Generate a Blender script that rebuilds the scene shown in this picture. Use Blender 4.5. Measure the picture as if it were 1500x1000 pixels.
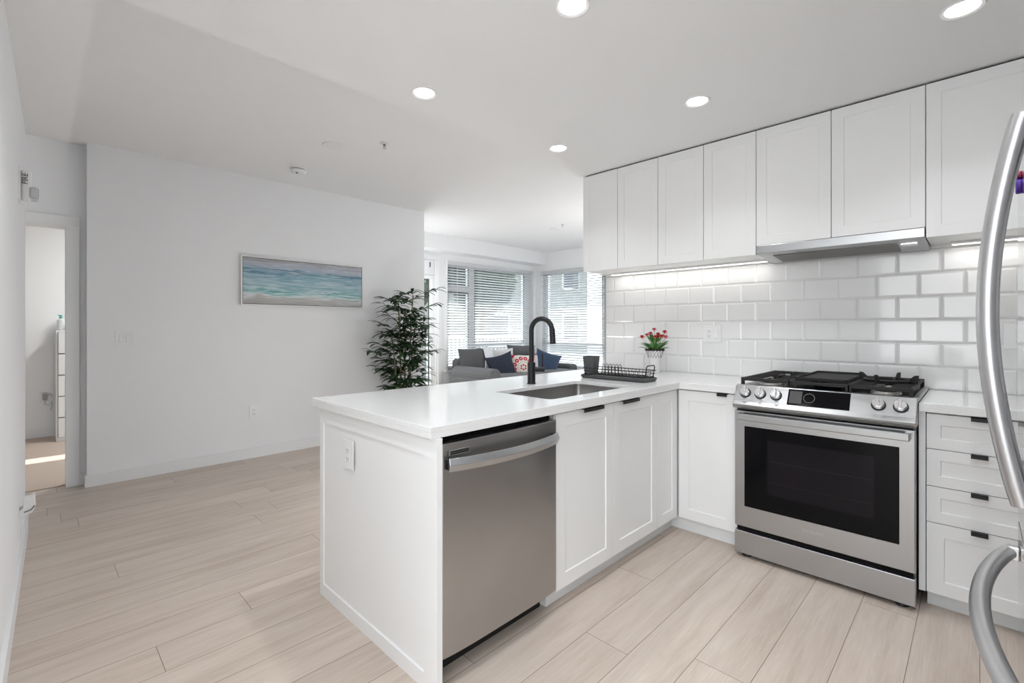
import bpy, bmesh, math, random
from mathutils import Vector, Matrix
random.seed(7)
PI = math.pi
for o in list(bpy.data.objects): bpy.data.objects.remove(o)
C = bpy.context.scene.collection
S = bpy.context.scene

# ------------------------------------------------------------------ camera
cam_d = bpy.data.cameras.new('camera'); cam = bpy.data.objects.new('camera', cam_d); C.objects.link(cam)
cam_d.sensor_width = 36.0; cam_d.sensor_fit = 'HORIZONTAL'
cam_d.lens = 36.0 * 692.7 / 1500.0
cam_d.shift_y = (479.75 - 500.0) / 1500.0
cam_d.clip_start = 0.03; cam_d.clip_end = 200
cam.location = (0, 0, 1.2487)
cam.rotation_euler = (PI / 2, 0, 0.7783)
S.camera = cam
# ------------------------------------------------------------------ view + world
S.view_settings.view_transform = 'Standard'
S.view_settings.look = 'None'
S.view_settings.exposure = -0.47
S.view_settings.gamma = 1.0
S.view_settings.use_curve_mapping = False
W = bpy.data.worlds.new('sky'); S.world = W; W.use_nodes = True
wn = W.node_tree; wn.nodes.clear()
bg = wn.nodes.new('ShaderNodeBackground'); wo = wn.nodes.new('ShaderNodeOutputWorld')
tc = wn.nodes.new('ShaderNodeTexCoord'); sp = wn.nodes.new('ShaderNodeSeparateXYZ')
rp = wn.nodes.new('ShaderNodeValToRGB')
wn.links.new(tc.outputs['Generated'], sp.inputs[0])
mm = wn.nodes.new('ShaderNodeMath'); mm.operation = 'MULTIPLY_ADD'; mm.inputs[1].default_value = .5; mm.inputs[2].default_value = .5
wn.links.new(sp.outputs['Z'], mm.inputs[0]); wn.links.new(mm.outputs[0], rp.inputs[0])
e = rp.color_ramp.elements
e[0].position = 0.42; e[0].color = (1.62, 1.67, 1.70, 1)
e[1].position = 0.52; e[1].color = (.96, .985, 1.01, 1)
n = rp.color_ramp.elements.new(0.75); n.color = (.68, .74, .80, 1)
wn.links.new(rp.outputs[0], bg.inputs[0]); bg.inputs[1].default_value = 6.6
wn.links.new(bg.outputs[0], wo.inputs[0])
# sun: shines into the bedroom beyond the doorway, added roof slabs shade the living room
sd = bpy.data.lights.new('sun', 'SUN'); sun = bpy.data.objects.new('sun', sd); C.objects.link(sun)
sd.energy = 11.0; sd.angle = 0.009; sd.color = (1, .95, .87)
sun_dir = Vector((1, -1, -1.58)).normalized()
sun.rotation_euler = sun_dir.to_track_quat('-Z', 'Y').to_euler()
sun.location = (-12, 12, 14)
LAMP_W = 3.4      # each recessed ceiling lamp

# ------------------------------------------------------------------ materials
MATS = {}
def mat(name, col, rough=.5, metal=0., spec=.5, bump=0., bscale=80., var=0., vscale=3., emit=None, es=0., aniso=0., trans=0., ior=1.5, coat=0., bdir=None, alpha=1.):
    if name in MATS: return MATS[name]
    m = bpy.data.materials.new(name); m.use_nodes = True; MATS[name] = m
    nt = m.node_tree; b = nt.nodes['Principled BSDF']
    b.inputs['Base Color'].default_value = (*col, 1)
    b.inputs['Roughness'].default_value = rough; b.inputs['Metallic'].default_value = metal
    b.inputs['Specular IOR Level'].default_value = spec; b.inputs['IOR'].default_value = ior
    b.inputs['Transmission Weight'].default_value = trans; b.inputs['Coat Weight'].default_value = coat
    b.inputs['Anisotropic'].default_value = aniso
    if emit: b.inputs['Emission Color'].default_value = (*emit, 1); b.inputs['Emission Strength'].default_value = es
    t = nt.nodes.new('ShaderNodeTexCoord'); mp = nt.nodes.new('ShaderNodeMapping')
    nt.links.new(t.outputs['Object'], mp.inputs[0])
    if bdir: mp.inputs['Scale'].default_value = bdir
    nz = nt.nodes.new('ShaderNodeTexNoise'); nz.inputs['Scale'].default_value = vscale; nz.inputs['Detail'].default_value = 4
    nt.links.new(mp.outputs[0], nz.inputs[0])
    mx = nt.nodes.new('ShaderNodeMix'); mx.data_type = 'RGBA'
    mx.inputs[6].default_value = (*[c * (1 - var) for c in col], 1); mx.inputs[7].default_value = (*[min(1, c * (1 + var)) for c in col], 1)
    nt.links.new(nz.outputs[0], mx.inputs[0]); nt.links.new(mx.outputs[2], b.inputs['Base Color'])
    if bump:
        n2 = nt.nodes.new('ShaderNodeTexNoise'); n2.inputs['Scale'].default_value = bscale; n2.inputs['Detail'].default_value = 3
        nt.links.new(mp.outputs[0], n2.inputs[0])
        bp = nt.nodes.new('ShaderNodeBump'); bp.inputs['Strength'].default_value = bump; bp.inputs['Distance'].default_value = .002
        nt.links.new(n2.outputs[0], bp.inputs['Height']); nt.links.new(bp.outputs[0], b.inputs['Normal'])
    return m
M_wall = mat('wall_paint', (.87, .875, .885), .75, bump=.08, bscale=250, var=.01)
M_ceil = mat('ceiling_paint', (.90, .90, .90), .85, bump=.05, bscale=200, var=.01)
M_trim = mat('trim_paint', (.84, .845, .85), .35, var=.01)
M_cab = mat('cabinet_lacquer', (.87, .87, .865), .38, var=.01)
M_cabin = mat('cabinet_carcass', (.62, .62, .61), .5, var=.02)
M_dark = mat('dark_gap', (.008, .008, .008), .8, spec=.1)
M_toe = mat('toe_kick_lacquer', (.80, .81, .81), .5, var=.02)
M_black = mat('matt_black_metal', (.012, .012, .013), .42, spec=.4)
M_iron = mat('cast_iron', (.02, .019, .018), .6, bump=.3, bscale=400, spec=.35)
M_steel = mat('brushed_steel', (.46, .465, .47), .30, 1., aniso=.5, var=.05, vscale=6, bump=.05, bscale=12, bdir=(1, 1, 40))
M_steel_dw = mat('dull_brushed_steel', (.44, .435, .43), .3, 1., aniso=.4, var=.12, vscale=3)
M_steel_sink = mat('sink_steel', (.42, .41, .40), .32, 1., var=.05)
M_steel_fr = mat('fridge_steel', (.66, .66, .67), .13, 1., var=.02)
M_satin = mat('satin_handle_steel', (.62, .62, .63), .36, 1., var=.03)
M_chrome = mat('satin_chrome', (.75, .75, .76), .2, 1.)
M_glassblk = mat('black_oven_glass', (.004, .004, .005), .06, spec=.12)
M_plast = mat('white_plastic', (.86, .86, .86), .35)
M_plastsh = mat('slot_grey_plastic', (.18, .18, .18), .5)
M_blind = mat('blind_slat_white', (.88, .89, .90), .45, var=.01)
nt_ = M_blind.node_tree; tr_ = nt_.nodes.new('ShaderNodeBsdfTranslucent'); tr_.inputs[0].default_value = (.9, .92, .95, 1)
mx_ = nt_.nodes.new('ShaderNodeMixShader'); mx_.inputs[0].default_value = .35
nt_.links.new(nt_.nodes['Principled BSDF'].outputs[0], mx_.inputs[1]); nt_.links.new(tr_.outputs[0], mx_.inputs[2]); nt_.links.new(mx_.outputs[0], nt_.nodes['Material Output'].inputs[0])
M_grey = mat('charcoal_plastic', (.06, .06, .062), .45)
def glass_mat():
    m = bpy.data.materials.new('clear_glass'); m.use_nodes = True; nt = m.node_tree; nt.nodes.clear()
    o = nt.nodes.new('ShaderNodeOutputMaterial'); t = nt.nodes.new('ShaderNodeBsdfTransparent'); g = nt.nodes.new('ShaderNodeBsdfGlossy')
    g.inputs['Roughness'].default_value = .02
    x = nt.nodes.new('ShaderNodeMixShader'); x.inputs[0].default_value = .05
    t.inputs[0].default_value = (.95, .97, .97, 1)
    nt.links.new(t.outputs[0], x.inputs[1]); nt.links.new(g.outputs[0], x.inputs[2]); nt.links.new(x.outputs[0], o.inputs[0])
    return m
M_glass = glass_mat()

def quartz():
    m = mat('white_quartz', (.84, .84, .835), .12, coat=.2)
    nt = m.node_tree; b = nt.nodes['Principled BSDF']
    v = nt.nodes.new('ShaderNodeTexVoronoi'); v.inputs['Scale'].default_value = 260
    t = nt.nodes.new('ShaderNodeTexCoord'); nt.links.new(t.outputs['Object'], v.inputs[0])
    r = nt.nodes.new('ShaderNodeValToRGB'); r.color_ramp.elements[0].color = (.80, .80, .795, 1); r.color_ramp.elements[1].color = (.86, .86, .855, 1)
    nt.links.new(v.outputs['Color'], r.inputs[0]); nt.links.new(r.outputs[0], b.inputs['Base Color'])
    return m
M_quartz = quartz()

def floor_mat():
    m = bpy.data.materials.new('oak_planks'); m.use_nodes = True; nt = m.node_tree; b = nt.nodes['Principled BSDF']
    L = nt.links.new
    def N(k, **kw):
        n = nt.nodes.new(k)
        for a, v in kw.items(): setattr(n, a, v)
        return n
    def math_(op, a, b_=None, c=None):
        n = N('ShaderNodeMath', operation=op)
        for i, v in enumerate((a, b_, c)):
            if v is None: continue
            if isinstance(v, (int, float)): n.inputs[i].default_value = v
            else: L(v, n.inputs[i])
        return n.outputs[0]
    tc = N('ShaderNodeTexCoord'); sp = N('ShaderNodeSeparateXYZ'); L(tc.outputs['Object'], sp.inputs[0])
    Wd, Ln = .1915, 1.5
    u = math_('DIVIDE', math_('ADD', sp.outputs['X'], 1.911 + Wd * 40), Wd); row = math_('FLOOR', u)
    wnr = N('ShaderNodeTexWhiteNoise', noise_dimensions='1D'); L(row, wnr.inputs['W'])
    v = math_('ADD', math_('DIVIDE', math_('ADD', sp.outputs['Y'], 40.), Ln), wnr.outputs[0]); col = math_('FLOOR', v)
    fu = math_('FRACT', u); fv = math_('FRACT', v)
    du = math_('MULTIPLY', math_('MINIMUM', fu, math_('SUBTRACT', 1., fu)), Wd)
    dv = math_('MULTIPLY', math_('MINIMUM', fv, math_('SUBTRACT', 1., fv)), Ln)
    d = math_('MINIMUM', du, dv)
    gap = math_('LESS_THAN', d, .0011)
    cmb = N('ShaderNodeCombineXYZ'); L(row, cmb.inputs[0]); L(col, cmb.inputs[1])
    wn2 = N('ShaderNodeTexWhiteNoise', noise_dimensions='3D'); L(cmb.outputs[0], wn2.inputs['Vector'])
    mp = N('ShaderNodeMapping'); mp.inputs['Scale'].default_value = (7., .7, 1.); L(tc.outputs['Object'], mp.inputs[0])
    off = N('ShaderNodeVectorMath', operation='MULTIPLY_ADD'); L(wn2.outputs['Color'], off.inputs[0]); off.inputs[1].default_value = (37, 37, 37); L(mp.outputs[0], off.inputs[2])
    g1 = N('ShaderNodeTexNoise'); g1.inputs['Scale'].default_value = 1.8; g1.inputs['Detail'].default_value = 10; g1.inputs['Roughness'].default_value = .7; g1.inputs['Distortion'].default_value = .35; L(off.outputs[0], g1.inputs[0])
    mp2 = N('ShaderNodeMapping'); mp2.inputs['Scale'].default_value = (170., 5., 1.); L(tc.outputs['Object'], mp2.inputs[0])
    g2 = N('ShaderNodeTexNoise'); g2.inputs['Scale'].default_value = 1.; g2.inputs['Detail'].default_value = 5; L(mp2.outputs[0], g2.inputs[0])
    r = N('ShaderNodeValToRGB'); e = r.color_ramp.elements
    e[0].position = .30; e[0].color = (.50, .405, .335, 1); e[1].position = .66; e[1].color = (.665, .575, .50, 1)
    k = e.new(.47); k.color = (.60, .505, .43, 1)
    L(g1.outputs[0], r.inputs[0])
    hs = N('ShaderNodeHueSaturation'); L(r.outputs[0], hs.inputs['Color'])
    L(math_('ADD', math_('MULTIPLY', wn2.outputs[0], .10), math_('ADD', .80, math_('MULTIPLY', g2.outputs[0], .26))), hs.inputs['Value'])
    mx = N('ShaderNodeMix', data_type='RGBA'); L(gap, mx.inputs[0]); L(hs.outputs[0], mx.inputs[6]); mx.inputs[7].default_value = (.16, .11, .08, 1)
    # knots
    vo = N('ShaderNodeTexVoronoi'); vo.inputs['Scale'].default_value = 1.3; mp3 = N('ShaderNodeMapping'); mp3.inputs['Scale'].default_value = (2.2, 1., 1.); L(tc.outputs['Object'], mp3.inputs[0]); L(mp3.outputs[0], vo.inputs[0])
    kr = N('ShaderNodeValToRGB'); kr.color_ramp.elements[0].position = .012; kr.color_ramp.elements[0].color = (1, 1, 1, 1); kr.color_ramp.elements[1].position = .045; kr.color_ramp.elements[1].color = (0, 0, 0, 1); L(vo.outputs[0], kr.inputs[0])
    mk = N('ShaderNodeMix', data_type='RGBA'); L(math_('MULTIPLY', kr.outputs[0], .55), mk.inputs[0]); L(mx.outputs[2], mk.inputs[6]); mk.inputs[7].default_value = (.2, .13, .09, 1)
    L(mk.outputs[2], b.inputs['Base Color'])
    b.inputs['Roughness'].default_value = .38
    bp = N('ShaderNodeBump'); bp.inputs['Strength'].default_value = .12; bp.inputs['Distance'].default_value = .002
    L(math_('SUBTRACT', g2.outputs[0], math_('MULTIPLY', gap, 2.)), bp.inputs['Height']); L(bp.outputs[0], b.inputs['Normal'])
    return m
M_floor = floor_mat()
M_carpet = mat('beige_carpet', (.56, .46, .39), .95, var=.12, vscale=120, bump=.4, bscale=300)

# ------------------------------------------------------------------ mesh helpers
class MB:
    def __init__(s): s.bm = bmesh.new()
    def box(s, x0, x1, y0, y1, z0, z1):
        if x0 > x1: x0, x1 = x1, x0
        if y0 > y1: y0, y1 = y1, y0
        if z0 > z1: z0, z1 = z1, z0
        v = [s.bm.verts.new(p) for p in ((x0,y0,z0),(x1,y0,z0),(x1,y1,z0),(x0,y1,z0),(x0,y0,z1),(x1,y0,z1),(x1,y1,z1),(x0,y1,z1))]
        for f in ((3,2,1,0),(4,5,6,7),(0,1,5,4),(1,2,6,5),(2,3,7,6),(3,0,4,7)): s.bm.faces.new([v[i] for i in f])
        return s
    def prism(s, poly, axis, a, b):
        """poly: list of 2D points in the plane perpendicular to axis, extruded a..b"""
        def P(p, t):
            return {'x': (t, p[0], p[1]), 'y': (p[0], t, p[1]), 'z': (p[0], p[1], t)}[axis]
        A = [s.bm.verts.new(P(p, a)) for p in poly]; B = [s.bm.verts.new(P(p, b)) for p in poly]
        s.bm.faces.new(A); s.bm.faces.new(list(reversed(B)))
        n = len(poly)
        for i in range(n): s.bm.faces.new([A[i], B[i], B[(i+1) % n], A[(i+1) % n]][::-1])
        return s
    def cyl(s, p0, p1, r0, r1=None, seg=24, cap=True):
        if r1 is None: r1 = r0
        p0, p1 = Vector(p0), Vector(p1); d = (p1 - p0).normalized()
        a = d.orthogonal().normalized(); b = d.cross(a)
        A, B = [], []
        for i in range(seg):
            t = 2 * PI * i / seg; o = a * math.cos(t) + b * math.sin(t)
            A.append(s.bm.verts.new(p0 + o * r0)); B.append(s.bm.verts.new(p1 + o * r1))
        for i in range(seg): s.bm.faces.new([A[i], A[(i+1) % seg], B[(i+1) % seg], B[i]])
        if cap: s.bm.faces.new(A[::-1]); s.bm.faces.new(B)
        return s
    def tube(s, pts, r, seg=10, flat=None, up=None, cap=True):
        """swept tube; r may be a list; flat=(ra,rb) makes an ellipse with ra along up"""
        pts = [Vector(p) for p in pts]; n = len(pts); rings = []
        prev = Vector(up).normalized() if up else None
        for i, p in enumerate(pts):
            d = (pts[min(i+1, n-1)] - pts[max(i-1, 0)]).normalized()
            if prev is None: prev = d.orthogonal().normalized()
            a = (prev - d * prev.dot(d)).normalized(); b = d.cross(a)
            if not up: prev = a
            rr = r[i] if isinstance(r, (list, tuple)) else r
            ra, rb = (flat[0] * rr, flat[1] * rr) if flat else (rr, rr)
            rings.append([s.bm.verts.new(p + a * math.cos(2*PI*k/seg) * ra + b * math.sin(2*PI*k/seg) * rb) for k in range(seg)])
        for i in range(n - 1):
            for k in range(seg): s.bm.faces.new([rings[i][k], rings[i][(k+1) % seg], rings[i+1][(k+1) % seg], rings[i+1][k]])
        if cap: s.bm.faces.new(rings[0][::-1]); s.bm.faces.new(rings[-1])
        return s
    def lathe(s, prof, cx=0, cy=0, seg=32, capb=True, capt=True):
        rings = [[s.bm.verts.new((cx + r * math.cos(2*PI*k/seg), cy + r * math.sin(2*PI*k/seg), z)) for k in range(seg)] for r, z in prof]
        for i in range(len(rings) - 1):
            for k in range(seg): s.bm.faces.new([rings[i][k], rings[i][(k+1) % seg], rings[i+1][(k+1) % seg], rings[i+1][k]])
        if capb: s.bm.faces.new(rings[0][::-1])
        if capt: s.bm.faces.new(rings[-1])
        return s
    def ico(s, c, r, sub=2, sc=(1,1,1), noise=0):
        res = bmesh.ops.create_icosphere(s.bm, subdivisions=sub, radius=1.0)
        for v in res['verts']:
            k = 1 + noise * (random.random() - .5)
            v.co = Vector((c[0] + v.co.x * r * sc[0] * k, c[1] + v.co.y * r * sc[1] * k, c[2] + v.co.z * r * sc[2] * k))
        return s
    def xform(s, mtx): s.bm.transform(mtx); return s
    def build(s, name, m, parent=None, bevel=0, smooth=False, seg=2, sub=0):
        bmesh.ops.recalc_face_normals(s.bm, faces=s.bm.faces)
        me = bpy.data.meshes.new(name); s.bm.to_mesh(me); s.bm.free()
        o = bpy.data.objects.new(name, me); C.objects.link(o)
        me.materials.append(m)
        if parent:
            o.parent = parent; q = parent; off = Vector((0, 0, 0))
            while q: off += q.location; q = q.parent
            # geometry is given in world coordinates: move it into the parent's frame (parents are unrotated here)
            for v in me.vertices: v.co -= off
        if smooth:
            for p in me.polygons: p.use_smooth = True
        if bevel:
            b = o.modifiers.new('bevel', 'BEVEL'); b.width = bevel; b.segments = seg; b.limit_method = 'ANGLE'; b.angle_limit = .6
            b.harden_normals = False
        if sub:
            sb = o.modifiers.new('subd', 'SUBSURF'); sb.levels = sub; sb.render_levels = sub
        if smooth or bevel:
            try:
                me.set_sharp_from_angle(angle=.7)
                if bevel:
                    for p in me.polygons: p.use_smooth = False
            except Exception: pass
        return o
def thing(name, label, cat, loc=(0, 0, 0), group=None):
    o = bpy.data.objects.new(name, None); C.objects.link(o); o.location = loc; o.empty_display_size = .1
    o['label'] = label; o['category'] = cat
    if group: o['group'] = group
    return o
def tag(o, label, cat, group=None):
    o['label'] = label; o['category'] = cat
    if group: o['group'] = group
    return o
def struct(name, mb, m, parent=None, **k):
    o = mb.build(name, m, parent, **k)
    if not parent: o['kind'] = 'structure'
    return o
def text_mesh(body, size, mtx, m, name, parent, depth=.0008):
    cu = bpy.data.curves.new(name, 'FONT'); cu.body = body; cu.size = size; cu.extrude = depth; cu.align_x = 'CENTER'; cu.align_y = 'CENTER'
    t = bpy.data.objects.new(name + '_tmp', cu); C.objects.link(t)
    dg = bpy.context.evaluated_depsgraph_get(); me = bpy.data.meshes.new_from_object(t.evaluated_get(dg))
    bpy.data.objects.remove(t)
    off = Vector((0, 0, 0)); q = parent
    while q: off += q.location; q = q.parent
    me.transform(Matrix.Translation(-off) @ mtx); me.materials.clear(); me.materials.append(m)
    o = bpy.data.objects.new(name, me); C.objects.link(o); o.parent = parent
    return o

# ------------------------------------------------------------------ setting
struct('floor', MB().box(-5.14, 3.2, -2.6, 3.56, -.06, 0).box(-6.37, -2.1, 3.466, 7.15, -.06, 0).box(-5.2, -5.14, 3.2, 3.6, -.06, 0), M_floor)
struct('floor_bedroom', MB().box(-7.8, -5.14, -1.7, 3.3, -.06, 0), M_carpet)
struct('trim_1', MB().box(-5.155, -5.13, -.62, .197, 0, .006), mat('threshold_strip', (.42, .33, .26), .5), bevel=.002)
# ceilings
struct('ceiling', MB().box(-6.37, -1.0, -1.8, 7.15, 2.70, 2.80), M_ceil)
struct('ceiling_kitchen', MB().box(-2.235, 1.0, -.12, 3.56, 2.447, 2.80).box(-4.16, -2.235, -.16, .165, 2.447, 2.80), M_ceil)
struct('ceiling_soffit', MB().box(-6.22, -5.95, 3.466, 7.0, 2.462, 2.70), M_wall)
# left wall beside the camera, very slightly out of square
def wl(x, off=0): return -.03 - .0274 * (x + 4.14) + off
struct('wall_left', MB().prism([(-4.14, wl(-4.14)), (-4.14, wl(-4.14) - .12), (-.95, wl(-.95) - .12), (-.95, wl(-.95))], 'z', 0, 2.60), M_wall)
struct('baseboard_left', MB().prism([(-4.152, wl(-4.14, .014)), (-4.152, wl(-4.14) - .13), (-4.14, wl(-4.14) - .13), (-4.14, wl(-4.14)), (-.95, wl(-.95)), (-.95, wl(-.95, .014))], 'z', 0, .105), M_trim)
# wall with the painting
struct('wall_painting', MB().box(-5.2, -4.97, .30, 3.466, 0, 2.70), M_wall)
struct('baseboard_painting', MB().box(-4.97, -4.956, .288, 3.478, 0, .095).box(-5.08, -4.97, .286, .30, 0, .095), M_trim)
# wall with the bedroom doorway, set back beside it
struct('wall_doorway', MB().box(-5.2, -5.08, -1.7, -.62, 0, 2.70).box(-5.2, -5.08, -.62, .197, 2.047, 2.70).box(-5.2, -5.08, .197, .30, 0, 2.70), M_wall)
struct('baseboard_doorway', MB().box(-5.08, -5.066, .262, .30, 0, .092), M_trim)
dr = struct('door_1', MB().box(-5.08, -5.058, .19, .262, 0, 2.047).box(-5.08, -5.058, -.69, .262, 2.047, 2.118).box(-5.08, -5.058, -.69, -.618, 0, 2.047)
       .box(-5.215, -5.06, .183, .197, 0, 2.047).box(-5.215, -5.06, -.62, -.606, 0, 2.047).box(-5.215, -5.06, -.62, .197, 2.033, 2.047), M_trim, bevel=.002)
# bedroom walls; a high window lets the sun in
struct('wall_bedroom', MB().box(-7.72, -7.62, -1.7, 1.05, 0, 2.7).box(-7.72, -7.62, 2.45, 3.3, 0, 2.7).box(-7.72, -7.62, 1.05, 2.45, 0, 1.38).box(-7.72, -7.62, 1.05, 2.45, 2.42, 2.7), mat('bedroom_paint', (.88, .89, .90), .7, var=.01))
struct('wall_bedroom_north', MB().box(-7.8, -7.45, 3.2, 3.466, 0, 2.7).box(-6.3, -5.2, 3.2, 3.466, 0, 2.7).box(-7.45, -6.3, 3.2, 3.466, 0, .4).box(-7.45, -6.3, 3.2, 3.466, 2.3, 2.7), M_wall)
struct('wall_bedroom_south', MB().box(-7.8, -5.08, -1.8, -1.7, 0, 2.7), M_wall)
struct('ceiling_bedroom', MB().box(-7.8, -5.2, -1.8, 3.466, 2.70, 2.8), M_ceil)
struct('baseboard_bedroom', MB().box(-7.62, -7.606, -1.7, 3.2, 0, .10), M_trim)
# hallway end behind the left wall, lengthened unseen to keep light off the doorway wall
struct('wall_hall', MB().box(-5.08, -1.0, -1.8, -1.7, 0, 2.7), M_wall)
# kitchen back wall (tile wall) and the returns
struct('wall_tiled', MB().box(-2.251, 1.0, 3.415, 3.56, 0, 2.447), M_wall)
struct('wall_right', MB().box(.875, 1.0, .85, 3.415, 0, 2.447), M_wall)
struct('wall_light_block', MB().box(1.3, 1.42, -2.6, .85, 0, 2.8).box(.875, 1.42, .85, .95, 0, 2.447), M_wall)  # unseen walls added to block sky light reaching the painting wall
struct('wall_living_right', MB().box(-2.25, -2.1, 3.56, 7.0, 0, 2.70), M_wall)

# tiles: one mesh of bevelled tiles, the pattern of the wall
tb = MB(); Tw, Th = .1841, .1275
def tile(x0, x1, z0, z1):
    g, bv, t = .0012, .010, .006
    x0 += g; x1 -= g; z0 += g; z1 -= g
    if x1 - x0 < .025: return
    yb, ye, yf = 3.415, 3.4115, 3.4085
    b = tb.bm
    A = [b.verts.new(p) for p in ((x0, yb, z0), (x1, yb, z0), (x1, yb, z1), (x0, yb, z1))]
    B = [b.verts.new(p) for p in ((x0, ye, z0), (x1, ye, z0), (x1, ye, z1), (x0, ye, z1))]
    D = [b.verts.new(p) for p in ((x0+bv, yf, z0+bv), (x1-bv, yf, z0+bv), (x1-bv, yf, z1-bv), (x0+bv, yf, z1-bv))]
    for i in range(4):
        j = (i + 1) % 4
        b.faces.new([A[i], A[j], B[j], B[i]]); b.faces.new([B[i], B[j], D[j], D[i]])
    b.faces.new(D)
for r in range(7):
    z0 = .911 + r * Th; z1 = min(z0 + Th, 1.735)
    ph = -.876 if r % 2 == 1 else -.968
    x = ph - 9 * Tw
    while x < .875:
        tile(max(x, -2.249), min(x + Tw, .873), max(z0, .905), z1); x += Tw
M_tile = mat('white_glazed_tile', (.86, .86, .855), .10, var=.015, vscale=2, coat=.3)
struct('wall_tiles', tb, M_tile)
struct('wall_grout', MB().box(-2.2495, .874, 3.4145, 3.4155, .905, 1.80), mat('grout', (.82, .82, .81), .8))
struct('trim_2', MB().box(-2.256, -2.249, 3.405, 3.42, .905, 1.69), mat('tile_edge_metal', (.6, .6, .6), .35, .8))

# window wall of the living room (faces +x) ---------------------------------
ww = MB()
ww.box(-6.37, -6.22, 3.466, 3.72, 0, 2.70).box(-6.37, -6.22, 3.72, 4.60, 2.35, 2.70).box(-6.37, -6.22, 4.60, 4.79, 0, 2.70)
ww.box(-6.37, -6.22, 4.79, 6.90, 0, .55).box(-6.37, -6.22, 4.79, 6.90, 2.35, 2.70).box(-6.37, -6.22, 6.90, 7.15, 0, 2.70)
struct('wall_window', ww, M_wall)
fw = MB()
fw.box(-6.22, -3.0, 7.0, 7.15, 0, .50) .box(-6.22, -3.0, 7.0, 7.15, 2.34, 2.70).box(-6.22, -6.08, 7.0, 7.15, .5, 2.34).box(-4.55, -3.0, 7.0, 7.15, .5, 2.34).box(-3.0, -2.1, 7.0, 7.15, 0, 2.70)
struct('wall_far', fw, M_wall)
M_frame = mat('window_frame_white', (.85, .86, .87), .35)
def fx(mb, y0, y1, z0, z1, d0=-6.36, d1=-6.28): mb.box(d0, d1, y0, y1, z0, z1)
w1 = struct('window_1', MB().box(-6.37, -6.215, 4.775, 4.79, .54, 2.36).box(-6.22, -6.19, 4.74, 6.94, .52, .55).box(-6.22, -6.205, 4.74, 4.79, .55, 2.38).box(-6.22, -6.205, 6.90, 6.95, .55, 2.38).box(-6.22, -6.205, 4.79, 6.90, 2.35, 2.38), M_trim, bevel=.002)
f = MB(); fx(f, 4.79, 4.84, .55, 2.35); fx(f, 5.30, 5.43, .55, 2.35); fx(f, 6.70, 6.90, .55, 2.35); K_ = dict(d0=-6.359, d1=-6.281); fx(f, 4.84, 5.30, 2.28, 2.35, **K_); fx(f, 5.43, 6.70, 2.28, 2.35, **K_); fx(f, 4.84, 5.30, .55, .62, **K_); fx(f, 5.43, 6.70, .55, .62, **K_); fx(f, 4.84, 5.30, 1.85, 1.94, **K_); fx(f, 5.43, 6.70, .93, .985, **K_)
f.build('window_frame', M_frame, w1)
g = MB()
for (a, b, c, d) in ((4.84, 5.30, 1.94, 2.28), (4.84, 5.30, .62, 1.85), (5.43, 6.70, .985, 2.28)):
    for q in ((a, a + .018, c, d), (b - .018, b, c, d), (a, b, c, c + .012), (a, b, d - .012, d)): fx(g, *q, d0=-6.285, d1=-6.276)
g.build('gasket', M_dark, w1)
MB().box(-6.325, -6.319, 4.84, 5.30, .62, 2.28).box(-6.325, -6.319, 5.43, 6.70, .62, 2.28).build('pane', M_glass, w1)
w2 = struct('window_2', MB().box(-6.10, -4.53, 6.975, 7.0, .47, .50).box(-6.12, -6.08, 6.985, 7.0, .5, 2.36).box(-4.55, -4.51, 6.985, 7.0, .5, 2.36).box(-6.12, -4.51, 6.985, 7.0, 2.34, 2.38), M_trim, bevel=.002)
f = MB()
def fy(mb, x0, x1, z0, z1, d0=7.06, d1=7.14): mb.box(x0, x1, d0, d1, z0, z1)
fy(f, -6.08, -5.99, .5, 2.34); fy(f, -4.72, -4.55, .5, 2.34); fy(f, -5.99, -4.72, 2.28, 2.34); fy(f, -5.99, -4.72, .5, .56); fy(f, -5.99, -4.72, .93, .99)
f.build('window_frame', M_frame, w2)
g = MB()
for q in ((-5.99, -5.978, .99, 2.28), (-4.732, -4.72, .99, 2.28)): fy(g, *q, d0=7.055, d1=7.062)
g.build('gasket', M_dark, w2)
MB().box(-5.99, -4.72, 7.10, 7.106, .56, 2.28).build('pane', M_glass, w2)
w3 = struct('window_3', MB().box(-7.63, -7.60, 1.0, 2.5, 1.34, 1.38).box(-7.71, -7.66, 1.05, 1.10, 1.38, 2.42).box(-7.71, -7.66, 2.40, 2.45, 1.38, 2.42), M_trim)
MB().box(-7.69, -7.685, 1.10, 2.40, 1.38, 2.42).build('pane', M_glass, w3)
w4 = struct('window_added', MB().box(-7.45, -7.40, 3.28, 3.36, .4, 2.3).box(-6.35, -6.3, 3.28, 3.36, .4, 2.3).box(-7.40, -6.35, 3.28, 3.36, 2.25, 2.3).box(-7.40, -6.35, 3.28, 3.36, .4, .45), M_trim)  # unseen window added to bring more daylight into the bedroom
MB().box(-7.40, -6.35, 3.32, 3.325, .45, 2.25).build('pane', M_glass, w4)
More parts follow.
